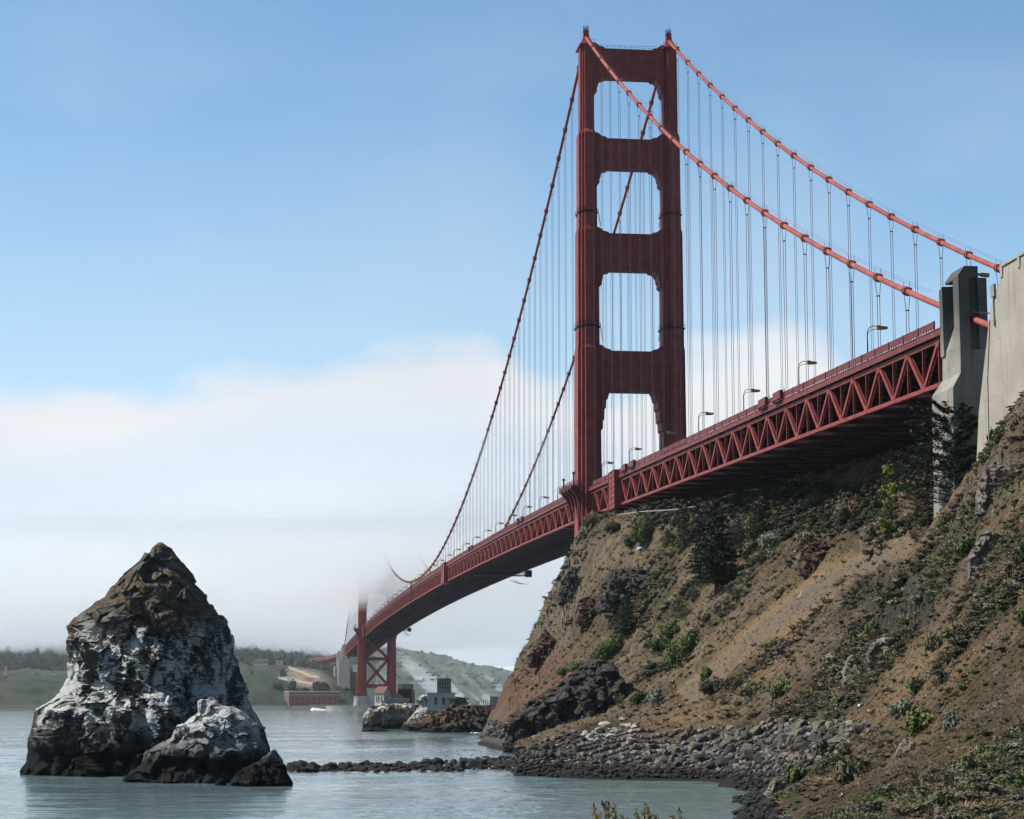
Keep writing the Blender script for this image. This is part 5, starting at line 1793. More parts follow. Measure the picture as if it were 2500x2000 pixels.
def build_fog():
    xs = np.linspace(-3300, 2600, 110); ys = np.concatenate([np.linspace(215, 1600, 70), np.linspace(1640, 5200, 50)])
    X, Y = np.meshgrid(xs, ys)
    n = fbm(X / 320, Y / 320, 0 * X, 4)
    n2 = fbm(X / 300 + 40, Y / 300, 0 * X, 4)
    edge = sstep(215, 900, Y + 120 * n) * sstep(-3300, -2900, X) * sstep(2600, 2200, X) * sstep(5200, 4900, Y)
    left = np.interp(Y, [215, 500, 900, 1280, 1700, 2200, 3000, 5200], [116, 103, 97, 91, 82, 56, 58, 90])
    right = np.interp(Y, [215, 500, 900, 1280, 1700, 2200, 3000, 3400, 5200], [116, 103, 97, 92, 94, 98, 96, 92, 100])
    bot = left + (right - left) * sstep(-30, 120, X) + 11 * n + 6 * fbm(X / 110 + 9, Y / 110, 0 * X + 2, 3)
    thick = np.interp(Y, [215, 500, 900, 1280, 2000, 5200], [0, 14, 56, 66, 42, 36]) * (1 + .35 * n2)
    thick = thick + 95 * np.exp(-((X + 20) / 260) ** 2) * np.interp(Y, [500, 950, 1500, 1900], [0, 1, 1, 0])
    nr, nc = X.shape
    F = grid_faces(nr, nc)
    N0 = nr * nc
    side = []
    for j in range(nc - 1):
        side.append((j, j + 1, N0 + j + 1, N0 + j)); q = (nr - 1) * nc
        side.append((q + j + 1, q + j, N0 + q + j, N0 + q + j + 1))
    for i in range(nr - 1):
        a, b = i * nc, (i + 1) * nc
        side.append((b, a, N0 + a, N0 + b)); a += nc - 1; b += nc - 1
        side.append((a, b, N0 + b, N0 + a))
    F = np.concatenate([F[:, ::-1], F + N0, np.array(side)])
    m = volume_mat('fog', .0030, (.995, .992, .99), .7)
    # the bank thickens inwards: three nested layers of the same thin fog
    for k, (f, up) in enumerate(((1.0, 0), (.74, 3.5), (.5, 8.0))):
        b2 = bot + up + k * 2.5 * n2
        top = b2 + np.maximum(thick * edge * f, 4.0)
        V = np.concatenate([np.stack([X, Y, b2], -1).reshape(-1, 3), np.stack([X, Y, top], -1).reshape(-1, 3)])
        o = link('fog_bank', np_mesh('fog_bank', V, F, m))
        o['kind'] = 'stuff'
        o['label'] = 'white sea fog bank swallowing the far tower and hilltops'
    # thin mist lying over the far shore
    mb = MB(); mb.box(-3200, 2500, 1352, 5100, -9, 118)
    o = mb.build('mist', volume_mat('mist', .00013, (.97, .985, 1.0), .3)); o['kind'] = 'stuff'
    # the air
    mb = MB(); mb.box(-9600, 9400, -9600, 9400, -12, 520)
    o = mb.build('haze', volume_mat('air', .000016, (.80, .88, 1.0), .0)); o['kind'] = 'stuff'
build_fog()

# ================================================================== BOULDERS
def ico(sub):
    import bmesh
    bm = bmesh.new(); bmesh.ops.create_icosphere(bm, subdivisions=sub, radius=1)
    V = np.array([v.co[:] for v in bm.verts]); F = [[v.index for v in f.verts] for f in bm.faces]
    bm.free()
    return V, np.array(F)


def boulder_mesh(seed, m, sub=3, flat=.75):
    g = np.random.default_rng(seed)
    V, F = ico(sub)
    V = V * np.array((1, g.uniform(.65, .95), g.uniform(.5, .8)))
    for _ in range(15):
        n = g.normal(size=3); n /= np.linalg.norm(n)
        d = g.uniform(.34, .62)
        h = np.maximum(V @ n - d, 0)
        V = V - h[:, None] * n * .94
    V = V + .03 * fbm(V[:, 0] * 2.2 + seed, V[:, 1] * 2.2, V[:, 2] * 2.2, 3)[:, None] * V
    V = V / np.abs(V[:, :2]).max()
    return np_mesh('boulder', V, F, m, False)


BOULD = [boulder_mesh(100 + k, M['boulder']) for k in range(14)]
RUB = [boulder_mesh(150 + k, M['rubble'], 2) for k in range(6)]
BLK = [boulder_mesh(400 + k, M['boulder_black']) for k in range(10)]
PEB = [boulder_mesh(200 + k, M['pebble'], 2) for k in range(6)]


def scatter(name, protos, pos, scl, rot, idx, label=None):
    """one 'stuff' object: prototype meshes instanced on points"""
    pc = bpy.data.collections.new(name + '_kinds')
    for k, me in enumerate(protos):
        o = bpy.data.objects.new('%s_kind_%02d' % (name, k), me); pc.objects.link(o)
    me = bpy.data.meshes.new(name)
    me.vertices.add(len(pos)); me.vertices.foreach_set('co', np.asarray(pos, np.float32).ravel())
    a = me.attributes.new('scl', 'FLOAT_VECTOR', 'POINT'); a.data.foreach_set('vector', np.asarray(scl, np.float32).ravel())
    a = me.attributes.new('rot', 'FLOAT_VECTOR', 'POINT'); a.data.foreach_set('vector', np.asarray(rot, np.float32).ravel())
    a = me.attributes.new('idx', 'INT', 'POINT'); a.data.foreach_set('value', np.asarray(idx, np.int32))
    ng = bpy.data.node_groups.new(name + '_scatter', 'GeometryNodeTree')
    ng.interface.new_socket('Geometry', in_out='INPUT', socket_type='NodeSocketGeometry')
    ng.interface.new_socket('Geometry', in_out='OUTPUT', socket_type='NodeSocketGeometry')
    N, L = ng.nodes, ng.links
    gi, go = N.new('NodeGroupInput'), N.new('NodeGroupOutput')
    ip = N.new('GeometryNodeInstanceOnPoints'); ci = N.new('GeometryNodeCollectionInfo')
    ci.inputs['Collection'].default_value = pc
    ci.inputs['Separate Children'].default_value = True; ci.inputs['Reset Children'].default_value = True
    def attr(nm, dt):
        n = N.new('GeometryNodeInputNamedAttribute'); n.data_type = dt; n.inputs['Name'].default_value = nm
        return n.outputs[0]
    L.new(gi.outputs[0], ip.inputs['Points']); L.new(ci.outputs[0], ip.inputs['Instance'])
    ip.inputs['Pick Instance'].default_value = True
    L.new(attr('idx', 'INT'), ip.inputs['Instance Index'])
    er = N.new('FunctionNodeEulerToRotation'); L.new(attr('rot', 'FLOAT_VECTOR'), er.inputs[0]); L.new(er.outputs[0], ip.inputs['Rotation'])
    L.new(attr('scl', 'FLOAT_VECTOR'), ip.inputs['Scale'])
    L.new(ip.outputs[0], go.inputs[0])
    o = link(name, me)
    md = o.modifiers.new('scatter', 'NODES'); md.node_group = ng
    o['kind'] = 'stuff'
    if label: o['label'] = label
    return o


def put_boulder(p, s, label, group, squash=1.0, kinds=None):
    o = link('boulder', random.choice(kinds or BOULD))
    o.location = p
    o.scale = (s, s * random.uniform(.8, 1.1), s * random.uniform(.75, 1.05) * squash)
    o.rotation_euler = (random.uniform(-.4, .4), random.uniform(-.4, .4), random.uniform(0, 6.28))
    return tag(o, label, 'boulder', group)


def build_boulders():
    g = np.random.default_rng(5)
    # the line of rocks across the water
    line = [(705, 1879), (760, 1882), (830, 1876), (900, 1880), (960, 1878), (1040, 1876), (1120, 1872), (1180, 1866), (1260, 1870)]
    zone = [(700, 800, 'dark boulder in the water line of rocks, end beside the sea stack'), (800, 900, 'dark boulder in the water line of rocks, just off the sea stack end'),
            (900, 1000, 'dark boulder in the thin middle of the water line of rocks'), (1000, 1120, 'dark boulder in the water line of rocks, shoreward half'), (1120, 1300, 'dark boulder where the water line of rocks widens to the beach')]
    n = 96
    for k in range(n):
        x = 706 + (1285 - 706) * (k + g.uniform(-.4, .4)) / n
        y = np.interp(x, [q[0] for q in line], [q[1] for q in line])
        wide = np.interp(x, [700, 1000, 1300], [4, 9, 20])
        p = PZ(x, y + g.uniform(-wide, wide * .6), 0)
        s = g.uniform(.55, 1.15) * np.interp(x, [700, 950, 1300], [1.25, .9, 1.15]) * (1.35 if g.random() < .14 else 1)
        lab = next(l for a, b, l in zone if a - 10 <= x <= b + 10)
        put_boulder((p[0], p[1], s * g.uniform(.05, .35)), s, lab, 'rocks in line across the water', 1.0, BLK)
    # the boulder beach, largest ones one by one
    bz = [(1230, 1480, 'black boulder on the beach below the dark outcrop', 'boulders below the outcrop'), (1480, 1700, 'dark or grey boulder on the middle of the stony beach', 'boulders mid beach'),
          (1700, 1880, 'large angular boulder at the right end of the stony beach', 'boulders right end'), (1880, 2120, 'tan and grey boulder piled against the foot of the near slope', 'boulders at the slope foot')]
    cnt = 0
    while cnt < 150:
        x = g.uniform(1235, 2110)
        lo, hi = np.interp(x, [1235, 1400, 1600, 1800, 1900, 2110], [1850, 1800, 1812, 1790, 1775, 1780]), np.interp(x, [1235, 1400, 1600, 1800, 1900, 2110], [1888, 1893, 1890, 1880, 1870, 1810])
        y = g.uniform(lo, hi)
        if x > 2120 - (y - 1775) * 1.5: continue
        p = hill_at(x, y)
        if p is None or p[2] < -.6: continue
        black = x < 1440 + g.normal() * 60 or y > 1868 + g.normal() * 8
        big = np.interp(x, [1235, 1500, 1700, 1820, 2110], [.65, .55, .9, 1.05, .8])
        s = big * g.uniform(.7, 1.35)
        lab, grp = next((l, q) for a, b, l, q in bz if a <= x <= b)
        put_boulder((p[0], p[1], p[2] + s * .25), s, lab, grp, 1.0, BLK if black else None)
        cnt += 1
    # pale concrete rubble above the beach by the outcrop
    for k in range(46):
        x, y = g.uniform(1400, 1560), g.uniform(1752, 1822)
        if y < 1800 - (x - 1380) * .32: continue
        p = hill_at(x, y)
        if p is None: continue
        s = g.uniform(.5, 1.0) * (1.7 if k == 5 else 1)
        put_boulder((p[0], p[1], p[2] + s * .2), s, 'pale broken block in the rubble bank beside the dark outcrop', 'pale rubble blocks', .7, RUB)
    # small stones
    x = g.uniform(1230, 2130, 9000); y = g.uniform(0, 1, 9000)
    top = np.interp(x, [1235, 1400, 1600, 1800, 1900, 2110], [1845, 1790, 1795, 1785, 1765, 1775]); y = top + (1902 - top) * y
    p, ok = hill_many(x, y)
    keep = ok & (p[:, 2] > -.7) & (p[:, 2] < 8) & (x < 2120 - (y - 1775) * 1.5 + g.normal(size=9000) * 14)
    p, x, y = p[keep], x[keep], y[keep]
    s = .16 + .5 * g.random(len(p)) ** 2.5
    xt, yt = g.uniform(1195, 1350, 3000), g.uniform(1700, 1802, 3000)
    pt, okt = hill_many(xt, yt)
    kt = okt & (pt[:, 2] > -1) & (pt[:, 2] < 4.5)
    p = np.concatenate([p, pt[kt]]); s = np.concatenate([s, .4 + 1.3 * g.random(kt.sum()) ** 3]); x = np.concatenate([x, xt[kt]]); y = np.concatenate([y, yt[kt]])
    xt, yt = g.uniform(1780, 1990, 2500), g.uniform(1885, 2010, 2500)
    pt, okt = hill_many(xt, yt)
    kt = okt & (pt[:, 2] > -.6) & (pt[:, 2] < 1.0 + g.normal(size=2500) * .35) & (xt < 1900 + g.normal(size=2500) * 25) & (g.random(2500) < .6)
    p = np.concatenate([p, pt[kt]]); s = np.concatenate([s, .12 + .6 * g.random(kt.sum()) ** 3]); x = np.concatenate([x, xt[kt]]); y = np.concatenate([y, yt[kt]])
    x2 = g.uniform(706, 1290, 900); wide = np.interp(x2, [700, 1000, 1300], [6, 12, 22])
    y2 = np.interp(x2, [q[0] for q in line], [q[1] for q in line]) + g.uniform(-1, .7, 900) * wide
    p2 = np.array([PZ(u, v, 0) for u, v in zip(x2, y2)]); s2 = .2 + .6 * g.random(900) ** 2
    pos = np.concatenate([p, p2]); s = np.concatenate([s, s2]); n = len(pos)
    pos[:, 2] += s * .2
    sc = np.stack([s, s * g.uniform(.7, 1, n), s * g.uniform(.5, .9, n)], -1)
    rt = g.uniform(-.5, .5, (n, 3)); rt[:, 2] = g.uniform(0, 6.28, n)
    dark = np.concatenate([(x < 1400 + g.normal(size=len(x)) * 110) | (y > 1880 + g.normal(size=len(x)) * 14), np.ones(900, bool)])
    scatter('beach_stones', [boulder_mesh(300 + k, M['boulder'], 2) for k in range(5)] + PEB + [boulder_mesh(340 + k, M['boulder_black'], 2) for k in range(5)], pos, sc, rt, np.where(dark, g.integers(11, 16, n), g.integers(0, 11, n)))
    # stones on the slopes
    x, y = g.uniform(1240, 2950, 8000), g.uniform(950, 2040, 8000)
    p, ok = hill_many(x, y)
    p = p[ok & (p[:, 2] > 3)][:4000]; n = len(p)
    D = np.hypot(p[:, 0] - CAM[0], p[:, 1] - CAM[1])
    s = (.07 + .42 * g.random(n) ** 5) * np.clip(D / 330, .5, 1.3)
    p[:, 2] += s * .1
    rt = g.uniform(-.5, .5, (n, 3)); rt[:, 2] = g.uniform(0, 6.28, n)
    scatter('slope_stones', [boulder_mesh(320 + k, M['slope_stone'], 2) for k in range(5)], p, np.stack([s, s * g.uniform(.7, 1, n), s * g.uniform(.6, 1, n)], -1), rt, g.integers(0, 5, n))
build_boulders()
# rock ledges that break the slopes
O7 = (1800, 1550)
tag(rock('boulder', 262, [(560, 796), (420, 800), (340, 820), (312, 870), (330, 940), (380, 1000)], [(600, 798), (625, 830), (640, 880), (600, 950), (560, 1010)], O7, 3.08, M['outcrop'], .6, 130, 80, .6, .4, seed=21, sink=1), 'huge dark flat-topped boulder at the right end of the beach', 'boulder')


LEDGES = [  # (left outline, right outline, material, label) in picture coordinates, top first
    ([(1520, 1388), (1488, 1400), (1470, 1425), (1462, 1455)], [(1545, 1386), (1590, 1398), (1612, 1425), (1622, 1460)], 'outcrop', 'dark crag overhanging the middle of the spur face'),
    ([(1440, 1452), (1415, 1470), (1405, 1495)], [(1455, 1452), (1480, 1468), (1492, 1500)], 'brown_rock', 'brown crag left of the dark overhang on the spur'),
    ([(1388, 1395), (1372, 1420), (1362, 1460)], [(1398, 1395), (1420, 1415), (1432, 1458)], 'outcrop', 'grey crag on the skyline edge of the spur below the deck'),
    ([(1325, 1545), (1305, 1570), (1290, 1600)], [(1338, 1545), (1362, 1570), (1372, 1605)], 'brown_rock', 'brown crag low on the skyline edge of the spur'),
    ([(1990, 1322), (1965, 1335), (1955, 1360)], [(2015, 1322), (2050, 1338), (2062, 1362)], 'brown_rock', 'broken ledge just uphill of the tan path'),
    ([(2425, 1130), (2400, 1160), (2385, 1195)], [(2440, 1128), (2475, 1150), (2490, 1200)], 'slope_rock', 'pale ledge near the crest below the concrete wall'),
    ([(2405, 1300), (2380, 1330), (2365, 1365)], [(2420, 1298), (2440, 1325), (2448, 1370)], 'slope_rock', 'grey leaning slab high on the near slope'),
    ([(2035, 1588), (2020, 1605), (2012, 1632)], [(2045, 1588), (2062, 1606), (2070, 1634)], 'slope_rock', 'leftmost pale rock in the cluster on the near slope'),
    ([(2078, 1600), (2068, 1618), (2060, 1640)], [(2086, 1600), (2100, 1620), (2106, 1642)], 'slope_rock', 'pointed pale rock beside the leftmost one in the cluster'),
    ([(2150, 1560), (2128, 1575), (2118, 1596)], [(2165, 1558), (2195, 1565), (2205, 1590)], 'slope_rock', 'flat pale ledge right of the green bushes on the near slope'),
    ([(2210, 1800), (2200, 1815), (2192, 1838)], [(2218, 1800), (2232, 1818), (2240, 1840)], 'slope_rock', 'pale pointed rock low on the near slope'),
    ([(1888, 1900), (1878, 1915), (1868, 1935)], [(1896, 1900), (1908, 1918), (1914, 1936)], 'slope_rock', 'small pale rock at the water edge of the near slope'),
]
M['slope_rock'] = mat_rock('slope_ledge_rock', (.20, .175, .145), (.30, .27, .23), (.10, .085, .07), 0, False, -5, .5)
for k, (L_, R_, m_, lab) in enumerate(LEDGES):
    hp = hill_at((L_[-1][0] + R_[-1][0]) / 2, max(L_[-1][1], R_[-1][1]))
    if hp is None: continue
    Dh = math.hypot(hp[0] - CAM[0], hp[1] - CAM[1])
    tag(rock('rock_ledge', Dh + 1.5, L_, R_, (0, 0), 1.0, M[m_], .8, 110, 70, 1.1, .5, -(hp[2] - 3.5), seed=30 + k), lab, 'rock')


# ================================================================== PLANTS
def leaf_mesh(name, C, Nn, size, m, aspect=.6, g=None):
    """many small quads: C centres, Nn normals"""
    g = g or np.random.default_rng(1)
    n = len(C)
    Nn = Nn / (np.linalg.norm(Nn, axis=1)[:, None] + 1e-9)
    t = g.normal(size=(n, 3)); t -= (t * Nn).sum(1)[:, None] * Nn; t /= np.linalg.norm(t, axis=1)[:, None] + 1e-9
    b = np.cross(Nn, t)
    s = np.asarray(size).reshape(-1, 1) * np.ones((n, 1))
    V = np.stack([C - t * s - b * s * aspect * .5, C + t * s * .2 - b * s * aspect, C + t * s + b * s * aspect * .3, C - t * s * .1 + b * s * aspect], 1).reshape(-1, 3)
    return np_mesh(name, V, np.arange(4 * n).reshape(n, 4), m, False)


def bush_mesh(seed, m, n=420, lobes=7, size=.13, tall=.8, name='shrub'):
    g = np.random.default_rng(seed)
    C, Nn = [], []
    for k in range(lobes):
        a, r_ = g.uniform(0, 6.28), g.uniform(.1, .72) if k else 0
        c = np.array((r_ * math.cos(a), r_ * math.sin(a), g.uniform(.2, .62) * tall * (1.05 - r_ * .6)))
        rad = g.uniform(.26, .46)
        d = g.normal(size=(n // lobes, 3)); d /= np.linalg.norm(d, axis=1)[:, None]
        rr = rad * g.uniform(.55, 1.12, (len(d), 1))
        C.append(c + d * rr * np.array((1, 1, tall * 1.05))); Nn.append(d + g.normal(size=d.shape) * .55 + np.array((0, 0, .3)))
    C = np.concatenate(C); Nn = np.concatenate(Nn)
    C[:, 2] = np.maximum(C[:, 2], -.05)
    return leaf_mesh(name, C, Nn, g.uniform(.6, 1.4, len(C)) * size, m, .6, g)


def twig_mesh(seed, m, n=70):
    """bare dry bush: many thin upright blades"""
    g = np.random.default_rng(seed)
    mb = MB()
    for _ in range(n):
        a, tl = g.uniform(0, 6.28), g.uniform(.1, .9)
        d = np.array((math.cos(a) * tl, math.sin(a) * tl, g.uniform(.5, 1.1)))
        p0 = np.array((math.cos(a), math.sin(a), 0)) * g.uniform(0, .25)
        s = np.cross(d, g.normal(size=3)); s /= np.linalg.norm(s); s = s * .035
        p1 = p0 + d * .6; p2 = p0 + d + g.normal(size=3) * .12
        mb.add([p0 - s, p0 + s, p1 + s, p1 - s, p2], [(0, 1, 2, 3), (3, 2, 4)])
    return mb.mesh('dry_bush', m)


def grass_mesh(seed, m, n=26):
    g = np.random.default_rng(seed)
    mb = MB()
    for _ in range(n):
        a = g.uniform(0, 6.28); r0 = g.uniform(0, .35)
        p0 = np.array((math.cos(a) * r0, math.sin(a) * r0, 0)); ln = g.uniform(.5, 1.1)
        le = np.array((math.cos(a + g.uniform(-1, 1)), math.sin(a + g.uniform(-1, 1)), 0)) * g.uniform(.1, .6)
        s = np.array((-math.sin(a), math.cos(a), 0)) * .03
        mb.add([p0 - s, p0 + s, p0 + le * .4 * ln + (0, 0, ln * .6) + s * .7, p0 + le * .4 * ln + (0, 0, ln * .6) - s * .7, p0 + le * ln + (0, 0, ln * .9)], [(0, 1, 2, 3), (3, 2, 4)])
    return mb.mesh('grass_tuft', m)


SCRUB = [bush_mesh(1, M['scrub_olive']), bush_mesh(2, M['scrub_olive'], tall=.6), bush_mesh(3, M['scrub_dry']), bush_mesh(4, M['scrub_dry'], tall=.65), bush_mesh(5, M['scrub_dark'], tall=.7),
         bush_mesh(6, M['scrub_green']), bush_mesh(7, M['scrub_dark']), twig_mesh(8, M['scrub_dry']), twig_mesh(9, M['scrub_olive']), bush_mesh(10, M['grey_leaf'], tall=.6), twig_mesh(11, M['grass'])]
GRASS = [grass_mesh(20 + k, M['grass']) for k in range(3)] + [grass_mesh(24, M['scrub_olive']), grass_mesh(25, M['scrub_dry'])]


def build_scrub():
    g = np.random.default_rng(9)
    W = np.array([20, 18, 19, 16, 2, 8, 2, 18, 14, 4, 16.0]); W /= W.sum()
    path = [(1680, 1700), (1760, 1640), (1850, 1560), (1960, 1470), (2080, 1390), (2200, 1340)]
    N = 108000
    x, y = g.uniform(1240, 2960, N), g.uniform(900, 2060, N)
    p, ok = hill_many(x, y)
    D = np.hypot(p[:, 0] - CAM[0], p[:, 1] - CAM[1])
    near_cove = (x > 1870) & (y > 1870)
    ok &= (p[:, 2] > 4) | (near_cove & (p[:, 2] > .7))
    ok &= ~((x < 2000) & (y > 1760)) | near_cove
    clump = veg_field(p[:, 0], p[:, 1])
    ok &= g.random(N) < .13 + .87 * sstep(-.06, .2, clump)
    pd = seg_dist(x, y, path)
    ok &= ~((pd < 38) & (g.random(N) < .9))
    ok &= ~((blob(x, y, 2185, 1480, 85, 80, 35) < 1) & (g.random(N) < .8))
    i = np.nonzero(ok)[0][:24000]
    p, D, clump = p[i], D[i], clump[i]; n = len(i)
    s = (.26 + 1.25 * g.random(n) ** 2.6) * (.65 + 1.3 * np.clip(clump, 0, .6)) * np.clip(D / 330, .6, 1.1)
    s = np.where((D > 520) & (x[i] < 1480), s * .72, s)
    sc = np.stack([s * g.uniform(.9, 1.5, n), s * g.uniform(.9, 1.5, n), s * g.uniform(.45, .95, n)], -1)
    p[:, 2] -= .10 * s
    # plants of one kind keep together
    kindn = fbm(p[:, 0] / 24 + 50, p[:, 1] / 24, 0 * s + 9.0, 3)
    ix = np.where(g.random(n) < .35, np.clip(((kindn + .5) * 11), 0, 10).astype(int), g.choice(11, n, p=W))
    rt = np.zeros((n, 3)); rt[:, 2] = g.uniform(0, 6.28, n); rt[:, :2] = g.uniform(-.2, .2, (n, 2))
    # dark growth below the deck, massed to deepen the bridge shadow
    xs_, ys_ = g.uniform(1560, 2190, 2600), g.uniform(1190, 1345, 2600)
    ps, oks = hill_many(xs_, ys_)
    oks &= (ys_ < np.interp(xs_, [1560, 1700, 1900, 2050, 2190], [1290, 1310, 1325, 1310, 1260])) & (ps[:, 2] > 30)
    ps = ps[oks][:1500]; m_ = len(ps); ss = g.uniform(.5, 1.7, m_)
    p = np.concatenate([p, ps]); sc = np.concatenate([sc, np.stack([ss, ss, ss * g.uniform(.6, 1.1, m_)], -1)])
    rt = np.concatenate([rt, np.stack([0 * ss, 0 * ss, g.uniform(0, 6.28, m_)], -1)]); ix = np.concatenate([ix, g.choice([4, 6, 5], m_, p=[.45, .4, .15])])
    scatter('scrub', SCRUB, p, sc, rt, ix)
    N = 56000
    x, y = g.uniform(1240, 2960, N), g.uniform(900, 2060, N)
    p, ok = hill_many(x, y)
    D = np.hypot(p[:, 0] - CAM[0], p[:, 1] - CAM[1])
    ok &= p[:, 2] > 2.2
    ok &= ~((blob(x, y, 2185, 1480, 85, 80, 35) < 1) & (g.random(N) < .9))
    onpath = seg_dist(x, y, [(1680, 1700), (1760, 1640), (1850, 1560), (1960, 1470), (2080, 1390), (2200, 1340)]) < 40
    ok &= ~(onpath & (g.random(N) < .6))
    i = np.nonzero(ok)[0][:25000]; p, D, onpath = p[i], D[i], onpath[i]; n = len(i)
    s = g.uniform(.25, .7, n) * np.clip(D / 330, .65, 1.4)
    rt = np.zeros((n, 3)); rt[:, 2] = g.uniform(0, 6.28, n); rt[:, :2] = g.uniform(-.3, .3, (n, 2))
    scatter('dry_grass', GRASS, p, np.stack([s, s, s * g.uniform(.6, 1.1, n)], -1), rt, np.where(onpath, g.integers(0, 3, n), g.choice(5, n, p=[.22, .19, .19, .22, .18])))
build_scrub()


def shrub(x, y, wpx, hpx, m, label, seed, tall=None, group=None):
    p = hill_at(x, y)
    if p is None: return None
    D = math.hypot(p[0] - CAM[0], p[1] - CAM[1])
    w = wpx / FPX * D / 2 * 1.3; h = hpx / FPX * D * 1.2
    n = int(np.clip(w * w * 260, 700, 5200))
    me = bush_mesh(seed, m, n, int(np.clip(6 + w * 2, 7, 18)), float(np.clip(.20 / w, .03, .13)), .9)
    o = link('shrub', me)
    o.location = p - np.array((0, 0, .1 * h)); o.scale = (w, w, h * 1.05); o.rotation_euler = (0, 0, seed)
    return tag(o, label, 'shrub', group)


SH = [
    (1579, 1337, 70, 62, 'scrub_green', 'dense dark green shrub just under the deck beside the tower leg'),
    (1545, 1345, 40, 34, 'scrub_green', 'smaller dark green shrub at the lower side of the dense one under the deck'),
    (1500, 1308, 36, 22, 'scrub_dark', 'low dark shrub on the spur top left of the dense green one'),
    (1452, 1280, 46, 22, 'scrub_olive', 'olive scrub mound on the very top of the spur by the leg'),
    (1632, 1345, 26, 40, 'yellow_pine', 'small yellow-green bush left of the big conifer'),
    (1465, 1618, 62, 48, 'bright_green', 'bright green shrub above the dark outcrop'),
    (1500, 1600, 50, 42, 'bright_green', 'bright green shrub uphill of the one above the outcrop'),
    (1665, 1612, 78, 66, 'bright_green', 'largest bright green shrub in the gully'),
    (1690, 1580, 50, 52, 'bright_green', 'bright green shrub against the back of the largest one'),
    (1640, 1560, 56, 34, 'bright_green', 'bright green shrub stretching up the gully from the largest one'),
    (1605, 1588, 60, 26, 'bright_green', 'flat bright green shrub left of the largest one in the gully'),
    (1410, 1640, 52, 24, 'bright_green', 'low bright green patch along the shoulder of the outcrop'),
    (1378, 1652, 40, 18, 'bright_green', 'lowest green patch on the outcrop shoulder'),
    (1485, 1712, 36, 26, 'bright_green', 'small green bush tucked behind the dark outcrop'),
    (1510, 1716, 28, 22, 'scrub_green', 'small dark green bush right of the outcrop'),
    (1560, 1720, 44, 30, 'scrub_green', 'dark green bush at the back of the grassy flat'),
    (1600, 1722, 40, 34, 'grey_leaf', 'grey-green bush at the back of the grassy flat'),
    (1680, 1808, 22, 26, 'bright_green', 'single green tuft on the tan bank above the beach'),
    (1740, 1690, 70, 36, 'scrub_dark', 'dark spreading bush below the end of the tan path'),
    (1790, 1680, 60, 32, 'scrub_dark', 'dark bush uphill of the spreading one below the tan path'),
    (1830, 1700, 70, 34, 'scrub_olive', 'olive bush at the bottom of the near slope'),
    (1900, 1700, 62, 44, 'yellow_pine', 'yellow-green broom bush at the bottom of the near slope'),
    (1720, 1660, 40, 30, 'scrub_green', 'green bush at the foot of the tan path'),
    (2090, 1560, 60, 44, 'scrub_dark', 'dark bush above the pale rocks on the near slope'),
    (2130, 1548, 50, 36, 'scrub_green', 'green bush right of the dark one above the pale rocks'),
    (2060, 1590, 30, 26, 'scrub_green', 'small green bush among the pale rocks on the near slope'),
    (2140, 1445, 24, 22, 'scrub_green', 'green tuft in the patch of black broken rock'),
    (2330, 1560, 60, 36, 'scrub_olive', 'olive bush in the middle of the near slope'),
    (2275, 1585, 40, 34, 'scrub_olive', 'mustard-brown bush left of the olive one on the near slope'),
    (2492, 1535, 40, 34, 'bright_green', 'bright green bush at the edge of the near slope'),
    (2490, 1390, 40, 60, 'scrub_dark', 'dark bush high on the near slope at the picture edge'),
    (2360, 1350, 46, 40, 'scrub_green', 'green bush beside the grey rock high on the near slope'),
    (2444, 1085, 44, 50, 'scrub_green', 'dark green bush on the crest against the concrete wall'),
    (2488, 1046, 40, 36, 'scrub_dry', 'bare dry bush on the crest at the concrete wall'),
    (2415, 1130, 36, 24, 'scrub_olive', 'small olive bush on the crest where wall meets slope'),
    (2290, 1670, 44, 30, 'scrub_dark', 'dark bush just below the orange cone'),
    (2230, 1690, 56, 34, 'scrub_olive', 'olive bush left of the orange cone'),
    (2470, 1930, 46, 40, 'bright_green', 'bright green bush low on the near slope at the picture edge'),
    (2340, 1900, 60, 46, 'scrub_olive', 'olive bush low on the near slope'),
    (2270, 1975, 60, 44, 'scrub_olive', 'mustard-brown bush at the bottom edge of the slope'),
    (2060, 1910, 60, 60, 'scrub_olive', 'yellow-olive bush on the point above the cove'),
    (1935, 1905, 44, 40, 'scrub_green', 'dark bush at the water edge of the near slope'),
    (2000, 1850, 50, 36, 'scrub_dark', 'dark bush behind the huge flat-topped boulder'),
    (2190, 1745, 46, 36, 'grey_leaf', 'pale blue-green bush near the driftwood'),
    (2230, 1790, 70, 60, 'yellow_pine', 'yellow-green bush right of the pale tussock'),
    (2310, 1780, 36, 40, 'grey_leaf', 'pale feathery tussock on the lower near slope'),
    (1884, 1332, 54, 36, 'grey_leaf', 'grey-green rounded shrub at the shadow edge under the bridge'),
    (1832, 1312, 34, 58, 'yellow_pine', 'yellow-olive shrub among the conifers under the bridge'),
    (1980, 1330, 60, 34, 'scrub_dry', 'grey-brown bare bush below the bridge shadow'),
    (2080, 1270, 80, 50, 'scrub_dry', 'large grey dry bush left of the cypress'),
    (2150, 1300, 60, 30, 'scrub_dry', 'reddish dry bush under the cypress branches'),
]
for k, (x, y, w, h, m, lab) in enumerate(SH):
    shrub(x, y, w, h, M[m], lab, 500 + k)


